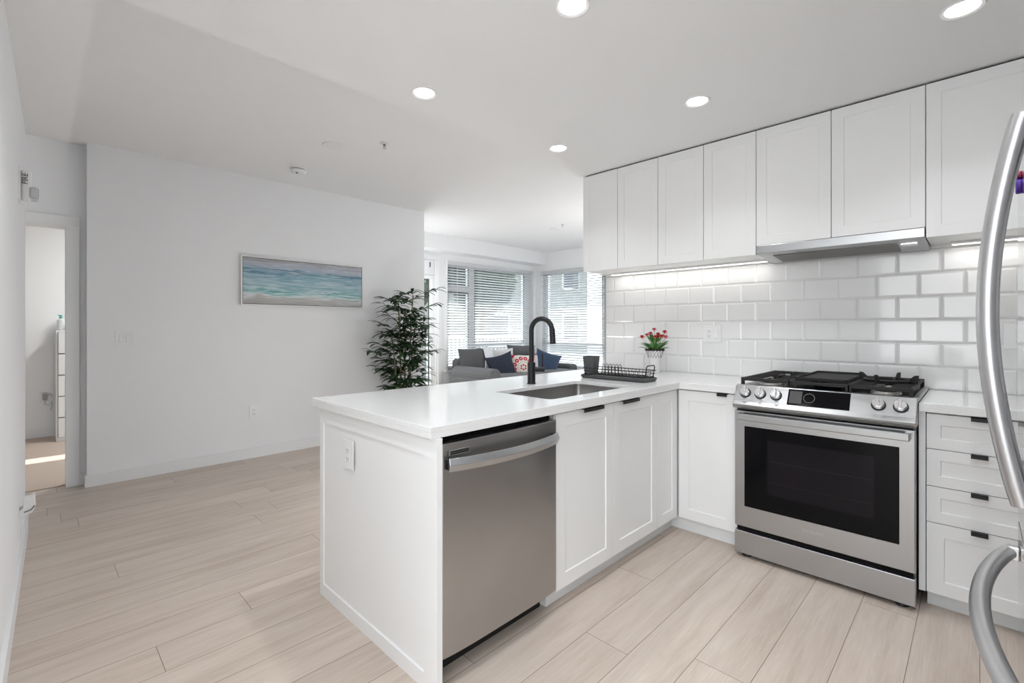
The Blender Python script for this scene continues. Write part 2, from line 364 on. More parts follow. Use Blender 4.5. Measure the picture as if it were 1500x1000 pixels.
# balcony door
d2 = struct('door_2', MB().box(-6.22, -6.20, 4.60, 4.66, 0, 2.36).box(-6.22, -6.20, 3.64, 4.66, 2.36, 2.42).box(-6.36, -6.225, 4.57, 4.60, 0, 2.35).box(-6.36, -6.225, 3.72, 3.75, 0, 2.35).box(-6.36, -6.225, 3.75, 4.57, 2.335, 2.35), M_trim)
MB().box(-6.32, -6.27, 4.50, 4.568, .02, 2.09).box(-6.32, -6.27, 3.755, 3.84, .02, 2.09).box(-6.319, -6.271, 3.84, 4.50, 2.035, 2.09).box(-6.319, -6.271, 3.84, 4.50, .02, .14).build('door_leaf', M_frame, d2)
MB().box(-6.34, -6.262, 3.755, 4.568, 2.095, 2.333).build('shade_cassette', M_frame, d2, bevel=.003)
MB().box(-6.325, -6.322, 4.485, 4.499, .14, 2.035).build('gasket', M_dark, d2)
MB().box(-6.298, -6.292, 3.84, 4.50, .14, 2.035).build('pane', M_glass, d2)
MB().box(-6.262, -6.250, 4.470, 4.482, 2.22, 2.30).build('latch', M_black, d2, bevel=.002)

# outside: balcony, neighbouring building, trees
M_conc = mat('pale_concrete', (.42, .42, .41), .85, var=.05, bump=.2, bscale=60)
struct('balcony_floor', MB().box(-8.6, -6.38, 3.48, 9.4, -.2, -.02).box(-6.38, -2.0, 7.16, 9.4, -.2, -.02), M_conc)
struct('sun_block_roof', MB().box(-7.0, -6.38, 3.48, 7.8, 2.82, 2.98).box(-6.38, -2.0, 7.16, 7.8, 2.82, 2.98), mat('sun_block_paint', (.75, .75, .74), .8))  # unseen slabs added to keep direct sun off the living room windows
struct('ground', MB().box(-60, 10, -30, 60, -.8, -.6), mat('pale_paving', (.26, .27, .26), .9, var=.15, vscale=1))

# ------------------------------------------------------------------ ceiling fittings
M_lens = mat('lit_lens', (.9, .9, .9), .5, emit=(1, .985, .95), es=9.)
def downlight(x, y, label, z=2.447):
    t = thing('ceiling_light', label, 'ceiling light', (x, y, z), 'round recessed lights in the kitchen ceiling')
    MB().lathe([(.050, z - .001), (.062, z - .006), (.066, z - .003), (.067, z)], x, y, 40, False, False).build('trim_ring', M_plast, t, smooth=True)
    MB().lathe([(.001, z - .0025), (.050, z - .0025), (.050, z - .0005)], x, y, 40, True, False).build('lens', M_lens, t)
    l = bpy.data.lights.new('lamp', 'AREA'); l.shape = 'DISK'; l.size = .10; l.energy = LAMP_W; l.color = (.95, .975, 1); l.spread = 2.0
    lo = bpy.data.objects.new('lamp', l); C.objects.link(lo); lo.parent = t; lo.location = (0, 0, -.008)
for x, y, s in ((-2.015, 1.405, 'round lit ceiling light above the near end of the peninsula'),
                (-1.997, 2.467, 'round lit ceiling light nearest the left end of the upper cabinets'),
                (-1.06, 2.472, 'round lit ceiling light in front of the tall hood cabinets'),
                (-1.076, 1.41, 'round lit ceiling light cut by the top edge, left one of two'),
                (-.042, 2.451, 'round lit ceiling light cut by the top edge near the right corner')):
    downlight(x, y, s)
for x, y, s in ((-2.0, .36, 'unseen added ceiling light nearest the left wall, above the frame'), (-1.06, .36, 'unseen added ceiling light nearest the camera'), (-.045, 1.41, 'round lit ceiling light in front of the fridge')):  # first two are unseen lights added to brighten the left wall
    downlight(x, y, s)
def disc(name, x, y, r, label, cat, th=.006):
    t = MB().lathe([(r, 2.70), (r, 2.70 - th * .6), (r * .94, 2.70 - th), (r * .02, 2.70 - th)], x, y, 40).build(name, M_plast, None, smooth=True)
    t.data.set_sharp_from_angle(angle=.5)
    return tag(t, label, cat)
disc('speaker_cover', -3.665, 1.679, .078, 'flat round white cover plate on the main ceiling, left of the sprinkler', 'ceiling cover', .010)
disc('ceiling_cover', -4.412, 5.38, .075, 'flat round white cover plate on the living room ceiling', 'ceiling cover', .012)
sm = thing('smoke_detector', 'white round smoke detector on the ceiling near the painting wall', 'smoke detector', (-4.422, 1.706, 2.70))
MB().lathe([(.068, 2.70), (.068, 2.690)], -4.422, 1.706, 40).build('base', M_plast, sm, smooth=True)
MB().lathe([(.060, 2.690), (.060, 2.684)], -4.422, 1.706, 40).build('vent_gap', M_dark, sm, smooth=True)
MB().lathe([(.066, 2.684), (.066, 2.668), (.055, 2.655), (.03, 2.652), (.003, 2.651)], -4.422, 1.706, 40).build('housing', M_plast, sm, smooth=True)
MB().cyl((-4.39, 1.68, 2.653), (-4.39, 1.68, 2.645), .010).build('test_button', M_plastsh, sm)
for x, y, lb in ((-3.333, 1.948, 'small white and chrome sprinkler head on the main ceiling'), (-4.147, 5.214, 'small sprinkler head on the living room ceiling')):
    t = thing('sprinkler_head', lb, 'sprinkler', (x, y, 2.70))
    MB().lathe([(.036, 2.70), (.036, 2.697), (.014, 2.692)], x, y, 28).build('escutcheon', M_plast, t, smooth=True)
    MB().lathe([(.010, 2.695), (.010, 2.684)], x, y, 16).tube([(x - .01, y, 2.684), (x - .012, y, 2.672), (x, y, 2.662)], .0022, 6).tube([(x + .01, y, 2.684), (x + .012, y, 2.672), (x, y, 2.662)], .0022, 6).build('frame', M_plastsh, t)
    MB().lathe([(.015, 2.662), (.015, 2.660)], x, y, 20).build('deflector', M_chrome, t)

# ------------------------------------------------------------------ painting
def painting_mat():
    m = bpy.data.materials.new('seascape_canvas'); m.use_nodes = True; nt = m.node_tree; b = nt.nodes['Principled BSDF']; L = nt.links.new
    tc = nt.nodes.new('ShaderNodeTexCoord'); sp = nt.nodes.new('ShaderNodeSeparateXYZ'); L(tc.outputs['Generated'], sp.inputs[0])
    def noise(sc, s=1., det=5, dist=0.):
        mp = nt.nodes.new('ShaderNodeMapping'); mp.inputs['Scale'].default_value = sc; L(tc.outputs['Generated'], mp.inputs[0])
        n = nt.nodes.new('ShaderNodeTexNoise'); n.inputs['Scale'].default_value = s; n.inputs['Detail'].default_value = det; n.inputs['Distortion'].default_value = dist
        L(mp.outputs[0], n.inputs[0]); return n.outputs[0]
    def ma(op, a, b_, c=None):
        n = nt.nodes.new('ShaderNodeMath'); n.operation = op
        for i, v in enumerate((a, b_, c)):
            if v is None: continue
            if isinstance(v, (int, float)): n.inputs[i].default_value = v
            else: L(v, n.inputs[i])
        return n.outputs[0]
    # height warped by long waves
    h = ma('ADD', sp.outputs['Z'], ma('MULTIPLY', ma('SUBTRACT', noise((1, 3.5, 2), 1.), .5), .22))
    h = ma('ADD', h, ma('MULTIPLY', ma('SUBTRACT', noise((1, 4, 22), 1., 7, .6), .5), .42))
    r = nt.nodes.new('ShaderNodeValToRGB'); e = r.color_ramp.elements
    cols = [(0, (.44, .43, .42)), (.17, (.50, .49, .48)), (.22, (.66, .70, .71)), (.26, (.45, .62, .63)), (.32, (.22, .42, .45)), (.40, (.42, .58, .61)), (.50, (.26, .41, .47)), (.60, (.32, .47, .54)), (.70, (.16, .29, .37)), (.76, (.10, .21, .29)), (.80, (.35, .42, .48)), (.88, (.42, .44, .49)), (1., (.36, .36, .38))]
    cols = [(0, (.42, .41, .40)), (.16, (.50, .49, .48)), (.20, (.70, .74, .75)), (.24, (.38, .60, .60)), (.29, (.12, .34, .36)), (.33, (.50, .66, .68)), (.41, (.22, .40, .45)), (.50, (.42, .57, .62)), (.58, (.20, .36, .44)), (.66, (.30, .47, .55)), (.73, (.08, .20, .29)), (.78, (.34, .43, .52)), (.88, (.44, .45, .52)), (1., (.34, .34, .35))]
    e[0].position, e[0].color = cols[0][0], (*cols[0][1], 1); e[1].position, e[1].color = 1., (*cols[-1][1], 1)
    for p, c in cols[1:-1]: k = e.new(p); k.color = (*c, 1)
    L(h, r.inputs[0])
    st = nt.nodes.new('ShaderNodeValToRGB'); st.color_ramp.elements[0].position = .52; st.color_ramp.elements[1].position = .64
    L(noise((1, 5, 34), 1., 8, .9), st.inputs[0])
    mx = nt.nodes.new('ShaderNodeMix'); mx.data_type = 'RGBA'; L(ma('MULTIPLY', st.outputs[0], .55), mx.inputs[0]); L(r.outputs[0], mx.inputs[6]); mx.inputs[7].default_value = (.62, .70, .72, 1)
    L(mx.outputs[2], b.inputs['Base Color']); b.inputs['Roughness'].default_value = .6
    return m
pt = thing('painting', 'framed wide seascape painting of blue waves and sand on the white wall', 'painting', (-4.97, 1.995, 1.465))
py0, py1, pz0, pz1 = 1.378, 2.616, 1.463, 1.935
MB().box(-4.969, -4.935, py0, py0 + .012, pz0, pz1).box(-4.969, -4.935, py1 - .012, py1, pz0, pz1).box(-4.969, -4.935, py0 + .012, py1 - .012, pz0, pz0 + .012).box(-4.969, -4.935, py0 + .012, py1 - .012, pz1 - .012, pz1).build('frame', mat('white_wood_frame', (.82, .82, .81), .5), pt)
MB().box(-4.965, -4.948, py0 + .012, py1 - .012, pz0 + .012, pz1 - .012).build('shadow_gap', mat('dark_frame_inner', (.10, .09, .09), .6), pt)
MB().box(-4.949, -4.940, py0 + .018, py1 - .018, pz0 + .018, pz1 - .018).build('canvas', painting_mat(), pt)

# ------------------------------------------------------------------ switch / socket plates
def plate(name, label, cat, frame, w, h, kind):
    """frame = (origin, right, up, out) : plate centre and axes"""
    o, r, u, q = [Vector(v) for v in frame]
    mt = Matrix((( r.x, u.x, q.x, o.x), (r.y, u.y, q.y, o.y), (r.z, u.z, q.z, o.z), (0, 0, 0, 1)))
    t = thing(name, label, cat, o)
    MB().box(-w/2, w/2, -h/2, h/2, .0003, .006).xform(mt).build('plate', M_plast, t, bevel=.0015)
    def rocker(cx):
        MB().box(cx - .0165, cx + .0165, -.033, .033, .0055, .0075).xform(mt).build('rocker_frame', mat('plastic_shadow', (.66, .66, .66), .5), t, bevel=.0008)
        MB().prism([(-.031, .0075), (-.031, .013), (0, .009), (.031, .0085), (.031, .0075)], 'x', cx - .0145, cx + .0145).xform(mt).build('rocker', M_plast, t)
    def duplex(cx, deco=True):
        MB().box(cx - .0165, cx + .0165, -.033, .033, .0055, .0078).xform(mt).build('socket_face', M_plast, t, bevel=.0008)
        s = MB()
        for dz in (-.018, .018):
            s.box(cx - .0085, cx - .0055, dz - .004, dz + .006, .0075, .0083).box(cx + .0055, cx + .0085, dz - .004, dz + .006, .0075, .0083).cyl(mt.inverted() @ (mt @ Vector((cx, dz - .010, .0075))), (cx, dz - .010, .0083), .0026, seg=12)
        s.xform(mt).build('slots', M_plastsh, t)
    if kind == 'ss': rocker(-.023); rocker(.023)
    if kind == 'o': duplex(0)
    if kind == 'os': duplex(-.023); rocker(.023)
    if kind == 's': rocker(0)
    return t
plate('light_switch', 'white double rocker switch on the wall left of the painting', 'light switch', ((-4.97, .532, 1.165), (0, 1, 0), (0, 0, 1), (1, 0, 0)), .122, .118, 'ss')
plate('wall_socket', 'white socket low on the wall below the painting', 'socket', ((-4.97, 1.497, .438), (0, 1, 0), (0, 0, 1), (1, 0, 0)), .078, .125, 'o')
plate('panel_socket', 'white socket on the end panel of the peninsula', 'socket', ((-1.913, .950, .708), (1, 0, 0), (0, 0, 1), (0, -1, 0)), .088, .125, 'o')
plate('tile_socket', 'white socket and switch plate on the tiles, right of the flowers', 'socket', ((-1.348, 3.407, 1.206), (1, 0, 0), (0, 0, 1), (0, -1, 0)), .120, .125, 'os')
plate('tile_switch', 'white switch plate on the tiles behind the fridge handle', 'light switch', ((.150, 3.407, 1.206), (1, 0, 0), (0, 0, 1), (0, -1, 0)), .120, .125, 's')

# fire strobe and gate bracket on the left wall
sx, sy = -3.46, wl(-3.46)
st = thing('fire_alarm_strobe', 'white wall alarm strobe with black lettering on the left wall', 'fire alarm', (sx, sy, 1.965))
MB().box(sx - .075, sx + .055, sy - .004, sy + .008, 1.89, 2.055).build('back_plate', M_plast, st, bevel=.003)
MB().box(sx - .06, sx + .045, sy + .008, sy + .048, 1.90, 2.045).build('housing', M_plast, st, bevel=.012, seg=3)
MB().box(sx - .05, sx + .03, sy + .030, sy + .056, 1.908, 1.958).build('reflector', M_chrome, st, bevel=.006)
MB().box(sx - .052, sx + .050, sy + .036, sy + .072, 1.904, 1.962).build('lens', mat('strobe_lens', (.8, .82, .84), .1, trans=.6), st, bevel=.010, seg=3)
mt = Matrix.Translation((sx + .0458, sy + .024, 1.998)) @ Matrix(((0, 0, 1, 0), (0, -1, 0, 0), (1, 0, 0, 0), (0, 0, 0, 1))) 
text_mesh('FIRE', .030, mt, M_black, 'lettering', st)
bx_, by_ = -3.43, wl(-3.43)
br = thing('gate_bracket', 'white plastic latch bracket low on the left wall above the baseboard', 'wall bracket', (bx_, by_, .24))
MB().box(bx_ - .03, bx_ + .04, by_ - .002, by_ + .004, .20, .44).build('mounting_plate', M_plast, br, bevel=.002)
MB().prism([(by_ + .003, .30), (by_ + .050, .315), (by_ + .062, .35), (by_ + .058, .405), (by_ + .040, .392), (by_ + .018, .395), (by_ + .016, .345), (by_ + .003, .335)], 'x', bx_ - .03, bx_ + .03).build('hook', M_plast, br, bevel=.004)
MB().tube([(bx_ + .031, by_ + .02, .325), (bx_ + .033, by_ + .045, .332), (bx_ + .031, by_ + .058, .35)], .003, 8).build('catch', M_plastsh, br)

# ------------------------------------------------------------------ kitchen: shaker panels
def shaker(mb, axis, face, a0, a1, z0, z1, rail=.062, t=.019, rec=.006, out=-1):
    """panel whose front is at `face`; axis 'y': faces -y and spans x a0..a1; axis 'x': faces +x and spans y a0..a1"""
    d = t if axis == 'y' else -t
    b = mb.bm
    def V(a, f, z): return b.verts.new((a, f, z) if axis == 'y' else (f, a, z))
    bk = face + d; rc = face + (rec if axis == 'y' else -rec)
    O = [(a0, z0), (a1, z0), (a1, z1), (a0, z1)]; I = [(a0 + rail, z0 + rail), (a1 - rail, z0 + rail), (a1 - rail, z1 - rail), (a0 + rail, z1 - rail)]
    k = .002; J = [(a0 + rail + k, z0 + rail + k), (a1 - rail - k, z0 + rail + k), (a1 - rail - k, z1 - rail - k), (a0 + rail + k, z1 - rail - k)]
    ob = [V(a, bk, z) for a, z in O]; of = [V(a, face, z) for a, z in O]; inf = [V(a, face, z) for a, z in I]; inr = [V(a, rc, z) for a, z in J]
    b.faces.new(ob)
    for i in range(4):
        j = (i + 1) % 4
        b.faces.new([ob[i], ob[j], of[j], of[i]]); b.faces.new([of[i], of[j], inf[j], inf[i]]); b.faces.new([inf[i], inf[j], inr[j], inr[i]])
    b.faces.new(inr)
    return mb
def pull(axis, face, a0, a1, z, parent):
    m = MB()
    if axis == 'y': m.box(a0, a1, face - .022, face + .010, z, z + .003).box(a0, a1, face - .022, face - .019, z - .014, z + .003)
    else: m.box(face - .010, face + .022, a0, a1, z, z + .003).box(face + .019, face + .022, a0, a1, z - .014, z + .003)
    return m.build('pull_handle', M_black, parent, bevel=.0008)

ZC = .915; ZT = .876
FX = -1.320  # door faces of the peninsula (facing +x)
FY = 2.792   # door faces of the back run (facing -y)
# end panel
ep = thing('end_panel', 'white shaker end panel closing the near end of the peninsula', 'cabinet panel', (-1.75, .96, 0))
pm = MB(); b_ = pm.bm
def rectloop(y, x0, x1, z0, z1): return [b_.verts.new(p) for p in ((x0, y, z0), (x1, y, z0), (x1, y, z1), (x0, y, z1))]
L0 = rectloop(.972, -2.205, -1.288, 0, ZT - .001); L1 = rectloop(.950, -2.205, -1.288, 0, ZT - .001); L2 = rectloop(.950, -2.172, -1.366, .056, .809); L3 = rectloop(.957, -2.170, -1.368, .058, .807)
b_.faces.new(L0); b_.faces.new(L3)
for A, B in ((L0, L1), (L1, L2), (L2, L3)):
    for i in range(4): b_.faces.new([A[i], A[(i+1) % 4], B[(i+1) % 4], B[i]])
pm.build('shaker_board', M_cab, ep)
MB().box(-2.205, -2.185, .973, 3.40, 0, ZT - .001).build('back_board', M_cab, ep)

# dishwasher
dw = thing('dishwasher', 'stainless steel dishwasher with curved bar handle under the peninsula counter', 'dishwasher', (-1.6, 1.29, 0))
MB().box(-1.90, -1.345, .985, 1.596, .10, .868).build('tub', M_dark, dw)
MB().box(-1.72, -1.40, .985, 1.596, .0, .10).build('toe_plate', M_black, dw)
# slightly crowned steel door
dm = MB(); bb = dm.bm; ny, nz = 24, 2; y0, y1, z0, z1 = .990, 1.604, .105, .848
grid = []
for i in range(ny + 1):
    tt = i / ny; y = y0 + (y1 - y0) * tt; cx = -1.311 + .010 * (1 - (2 * tt - 1) ** 4) 
    grid.append([bb.verts.new((cx, y, z)) for z in (z0, z1)] + [bb.verts.new((-1.345, y, z)) for z in (z1, z0)])
for i in range(ny):
    for k in range(4): bb.faces.new([grid[i][k], grid[i+1][k], grid[i+1][(k+1) % 4], grid[i][(k+1) % 4]])
bb.faces.new(grid[0]); bb.faces.new(grid[-1][::-1])
dwd = dm.build('door', M_steel_dw, dw, bevel=.003)
hp = []
for i in range(17):
    tt = i / 16; hp.append((-1.292 + .045 * math.sin(PI * tt) ** .8 + .004, 1.000 + .585 * tt, .777))
MB().tube(hp, 1., 4, flat=(.024, .011), up=(0, 0, 1)).build('bar_handle', M_steel, dwd, bevel=.002)
for y in (1.000, 1.565): MB().box(-1.312, -1.290, y, y + .020, .76, .794).build('handle_mount', M_black, dwd)
MB().box(-1.306, -1.3005, 1.010, 1.105, .805, .823).build('vent_recess', M_steel, dwd, bevel=.002)
MB().box(-1.3005, -1.2995, 1.016, 1.099, .808, .813).box(-1.3005, -1.2995, 1.016, 1.099, .815, .820).build('vent_slots', M_black, dwd)

def carcass(mb_box, parent, name='body', m=M_cabin): return MB().box(*mb_box).build(name, m, parent)
# sink cabinet
scb = thing('sink_cabinet', 'white two door shaker cabinet under the sink', 'cabinet', (-1.7, 2.07, 0))
MB().box(-2.18, FX - .020, 1.612, 1.628, .085, ZT - .002).box(-2.18, FX - .020, 2.517, 2.533, .085, ZT - .002).box(-2.18, FX - .020, 1.628, 2.517, .085, .10).box(-2.18, -2.165, 1.628, 2.517, .1, ZT - .002).box(FX - .04, FX - .020, 1.628, 2.517, .80, ZT - .002).build('body', M_cabin, scb)
MB().box(-1.395, -1.377, 1.612, 2.536, 0, .086).box(-1.70, -1.395, 1.612, 1.626, 0, .085).build('toe_kick', M_toe, scb)
for (a, b, h0, h1) in ((1.6155, 2.0715, 1.795, 1.96), (2.0745, 2.535, 2.135, 2.30)):
    d = shaker(MB(), 'x', FX, a, b, .0875, .868).build('door', M_cab, scb, bevel=.001)
    pull('x', FX, h0, h1, .868, d)
# corner cabinet with folding door
cc = thing('corner_cabinet', 'white corner cabinet with folding shaker door, left of the range', 'cabinet', (-1.6, 3.1, 0))
MB().box(-2.18, -1.342, 2.540, 3.40, .085, ZT - .002).box(-1.342, -.965, FY + .020, 3.40, .085, ZT - .002).build('body', M_cabin, cc)
MB().box(-1.395, -1.377, 2.536, 2.852, 0, .086).box(-1.377, -.965, 2.834, 2.852, 0, .086).build('toe_kick', M_toe, cc)
shaker(MB(), 'x', FX, 2.5385, 2.786, .0875, .868).build('door', M_cab, cc, bevel=.001)
d = shaker(MB(), 'y', FY, -1.312, -.968, .0875, .868).build('door', M_cab, cc, bevel=.001)
pull('y', FY, -1.075, -1.018, .868, d)
# drawer cabinet
db = thing('drawer_cabinet', 'white four drawer shaker cabinet right of the range', 'cabinet', (0, 3.1, 0))
MB().box(-.164, .18, FY + .020, 3.40, .075, ZT - .002).build('body', M_cabin, db)
MB().box(-.164, .18, 2.852, 2.87, 0, .076).build('toe_kick', M_toe, db)
MB().box(-.190, -.167, FY + .003, 3.40, .075, ZT - .002).build('filler_panel', M_cab, db)
for (a, b) in ((.715, .868), (.551, .712), (.391, .548), (.078, .388)):
    d = shaker(MB(), 'y', FY, -.164, .178, a, b, rail=.047 if b - a < .2 else .058).build('drawer', M_cab, db, bevel=.001)
    pull('y', FY, -.022, .030, b + .0, d)
bc = thing('base_cabinet', 'plain white base cabinet in the corner behind the fridge', 'cabinet', (.5, 3.1, 0))
MB().box(.182, .87, FY + .020, 3.40, .075, ZT - .002).build('body', M_cabin, bc)
shaker(MB(), 'y', FY, .182, .60, .078, .868).build('door', M_cab, bc, bevel=.001)

# worktops
def ngon_top(name, loops, z0, z1, label, aprons=()):
    b = bmesh.new()
    def face_at(z, flip):
        geom = []
        for lp in loops:
            vs = [b.verts.new((x, y, z)) for x, y in lp]
            es = [b.edges.new((vs[i], vs[(i+1) % len(vs)])) for i in range(len(vs))]
            geom += es
        bmesh.ops.triangle_fill(b, use_beauty=True, use_dissolve=True, edges=geom)
    m = MB(); m.bm.free(); m.bm = b
    z0 = z1 - .02
    face_at(z1, False); face_at(z0, True)
    b.verts.ensure_lookup_table(); off = 0; tot = sum(len(l) for l in loops)
    for lp in loops:
        n = len(lp)
        for i in range(n):
            j = (i + 1) % n
            b.faces.new([b.verts[off + i], b.verts[off + j], b.verts[tot + off + j], b.verts[tot + off + i]])
        off += n
    for q in aprons: m.box(*q, z1 - .0395, z0 + .0005)
    o = m.build(name, M_quartz, None, bevel=.0015)
    return tag(o, label, 'worktop')
SX0, SX1, SY0, SY1 = -1.80, -1.412, 1.690, 2.412
def rr(x0, x1, y0, y1, r, n=6):
    P = []
    for cx, cy, a0 in ((x1 - r, y1 - r, 0), (x0 + r, y1 - r, PI/2), (x0 + r, y0 + r, PI), (x1 - r, y0 + r, 1.5*PI)):
        for i in range(n + 1): a = a0 + PI/2 * i / n; P.append((cx + r*math.cos(a), cy + r*math.sin(a)))
    return P
outer = [(-2.258, .932), (-1.2987, .932), (-1.2987, 2.7726), (-.9620, 2.7726), (-.9620, 3.406), (-2.258, 3.406)]
ngon_top('worktop', [outer, rr(SX0, SX1, SY0, SY1, .025)], ZT, ZC, 'white quartz worktop with sink cut-out running over the peninsula',
         ((-2.258, -1.2987, .932, .952), (-1.3187, -1.2987, .952, 2.7926), (-1.2987, -.9620, 2.7726, 2.7926), (-2.258, -2.238, .952, 3.406)))
o = MB().box(-.1885, .873, 2.7726, 3.406, ZT, ZC).build('worktop', M_quartz, None, bevel=.002)
tag(o, 'short white quartz worktop right of the range', 'worktop')
# sink
sk = thing('sink', 'undermount stainless steel sink in the peninsula worktop', 'sink', (-1.6, 2.05, .70))
b = bmesh.new(); rings = []
for (g_, z, r) in ((.012, .8945, .03), (0.001, .8945, .03), (.001, .74, .03), (-.02, .695, .05), (-.09, .690, .06)):
    rings.append([b.verts.new((x, y, z)) for x, y in rr(SX0 - g_, SX1 + g_, SY0 - g_, SY1 + g_, r)])
for i in range(len(rings) - 1):
    n = len(rings[i])
    for k in range(n): b.faces.new([rings[i][k], rings[i][(k+1) % n], rings[i+1][(k+1) % n], rings[i+1][k]])
b.faces.new(rings[-1])
m = MB(); m.bm.free(); m.bm = b
o = m.build('basin', M_steel_sink, sk, smooth=True)
MB().lathe([(.045, .6905), (.045, .694), (.02, .690)], -1.60, 2.15, 32, False, True).build('drain', M_chrome, sk)
# faucet
fxx, fyy = -1.893, 2.085
fa = thing('faucet', 'tall matt black pull-down kitchen faucet behind the sink', 'faucet', (fxx, fyy, ZC))
MB().lathe([(.027, ZC), (.027, ZC + .004), (.0235, ZC + .006), (.0235, ZC + .125), (.019, ZC + .130)], fxx, fyy, 32).build('body', M_black, fa, smooth=True)
dirx, diry = .97, .24
pts = [(fxx, fyy, ZC + .125), (fxx, fyy, ZC + .20), (fxx, fyy, ZC + .318)]
R_ = .068
for i in range(1, 15):
    a = PI * i / 14 * .97; k = R_ * (1 - math.cos(a)); pts.append((fxx + dirx * k, fyy + diry * k, ZC + .318 + R_ * math.sin(a)))
lx, ly, lz = pts[-1]
MB().tube(pts, .0145, 20, up=(diry, -dirx, 0)).build('neck', M_black, fa, smooth=True)
MB().cyl((lx, ly, lz + .003), (lx + .006, ly + .001, lz - .085), .0165, .0175).build('spray_head', M_black, fa, bevel=.002)
MB().cyl((fxx, fyy, ZC + .085), (fxx + .05, fyy + .060, ZC + .085), .0155).build('valve', M_black, fa, bevel=.002)
MB().cyl((fxx + .042, fyy + .052, ZC + .085), (fxx + .040, fyy + .052, ZC + .175), .0050, .0045).build('lever', M_black, fa)

# dish rack with tray and cutlery cup
rk = thing('dish_rack', 'black wire dish rack with tray on the peninsula worktop', 'dish rack', (-1.66, 2.68, ZC))
X0, X1, Y0, Y1 = -1.905, -1.430, 2.575, 2.760
b = bmesh.new(); m = MB(); m.bm.free(); m.bm = b; rings = []
for g_, z in ((-.008, ZC + .001), (0, ZC + .010), (0, ZC + .022), (-.006, ZC + .022), (-.010, ZC + .012)):
    rings.append([b.verts.new((x, y, z)) for x, y in rr(X0 - g_, X1 + g_, Y0 - g_, Y1 + g_, .025)])
for i in range(4):
    n = len(rings[i])
    for k in range(n): b.faces.new([rings[i][k], rings[i][(k+1) % n], rings[i+1][(k+1) % n], rings[i+1][k]])
b.faces.new(rings[0]); b.faces.new(rings[-1])
m.build('tray', M_grey, rk, smooth=True)
m = MB(); z = ZC + .066
def loop_rect(mb, x0, x1, y0, y1, z, r, wr):
    P = [(x, y, z) for x, y in rr(x0, x1, y0, y1, r, 4)]; P.append(P[0]); mb.tube(P, wr, 6, cap=False)
loop_rect(m, X0 + .015, X1 - .005, Y0 + .012, Y1 - .010, z, .02, .0030)
loop_rect(m, X0 + .020, X1 - .015, Y0 + .020, Y1 - .018, ZC + .028, .015, .0024)
loop_rect(m, X0 + .017, X1 - .010, Y0 + .015, Y1 - .013, ZC + .047, .015, .0020)
k = X0 + .14
while k < X1 - .03:
    m.tube([(k, Y0 + .012, z), (k, Y0 + .020, ZC + .028), (k, Y1 - .018, ZC + .028), (k, Y1 - .010, z)], .0018, 5); k += .026
m.build('wire_basket', M_black, rk)
m = MB(); k = X0 + .135
for i in range(6):
    P = [(k, Y0 + .07, ZC + .028)]
    for j in range(7): a = PI * j / 6; P.append((k, Y0 + .085 - .015 * math.cos(a), ZC + .080 + .016 * math.sin(a)))
    P.append((k, Y0 + .10, ZC + .028)); m.tube(P, .0018, 6); k += .025
m.build('plate_dividers', M_black, rk)
for s in (1,):
    MB().tube([(X1 - .012, Y0 + .040, ZC + .028), (X1 - .002, Y0 + .040, ZC + .090), (X1 - .002, Y0 + .050, ZC + .100), (X1 - .002, Y1 - .055, ZC + .100), (X1 - .002, Y1 - .045, ZC + .090), (X1 - .012, Y1 - .045, ZC + .028)], .0034, 8).build('end_handle', M_black, rk)
cu = MB(); b = cu.bm; rings = []
for hx, hy, z in ((.038, .038, ZC + .030), (.046, .046, ZC + .142), (.042, .042, ZC + .142), (.036, .036, ZC + .034)):
    rings.append([b.verts.new((x, y, z)) for x, y in rr(X0 + .048 - hx, X0 + .048 + hx, Y0 + .070 - hy, Y0 + .070 + hy, .018, 4)])
for i in range(3):
    n = len(rings[i])
    for k in range(n): b.faces.new([rings[i][k], rings[i][(k+1) % n], rings[i+1][(k+1) % n], rings[i+1][k]])
b.faces.new(rings[0]); b.faces.new(rings[-1])
o = cu.build('cutlery_cup', mat('dark_grey_cup', (.075, .078, .08), .5, var=.08), None, smooth=True); o.data.set_sharp_from_angle(angle=.6)
tag(o, 'dark grey cutlery cup standing at the left end of the dish rack', 'cutlery holder')

# flower pot
px_, py_ = -1.690, 3.205
fp = thing('flower_pot', 'white lattice pot of pink artificial flowers on the worktop against the tiles', 'flower pot', (px_, py_, ZC))
M_pot = mat('white_ceramic', (.86, .86, .85), .25)
MB().lathe([(.038, ZC), (.040, ZC + .003), (.036, ZC + .09), (.044, ZC + .112), (.062, ZC + .168), (.058, ZC + .168), (.040, ZC + .12)], px_, py_, 36, True, False).build('pot', M_pot, fp, smooth=True)
m = MB()
for i in range(14):
    for s in (-1, 1):
        P = []
        for j in range(6):
            q = j / 5; a = 2 * PI * i / 14 + s * q * .45; r = .0455 + (.0635 - .0455) * q; P.append((px_ + r*math.cos(a), py_ + r*math.sin(a), ZC + .113 + .054 * q))
        m.tube(P, .0016, 5)
m.build('lattice', mat('lattice_grey', (.30, .30, .30), .5), fp)
m = MB()
for i in range(16):
    a = 2 * PI * i / 16; m.ico((px_ + .060*math.cos(a), py_ + .060*math.sin(a), ZC + .171), .0125, 1, (1, 1, .7))
m.build('dark_rim', mat('dark_rim_paint', (.03, .02, .02), .6), fp, smooth=True)
MB().lathe([(.056, ZC + .158), (.001, ZC + .166)], px_, py_, 24, False, True).build('soil', mat('dark_moss', (.04, .03, .02), .9), fp)
M_leaf = mat('flower_leaf', (.06, .20, .04), .5, var=.35, vscale=30)
M_stem = mat('pale_stem', (.28, .42, .16), .6)
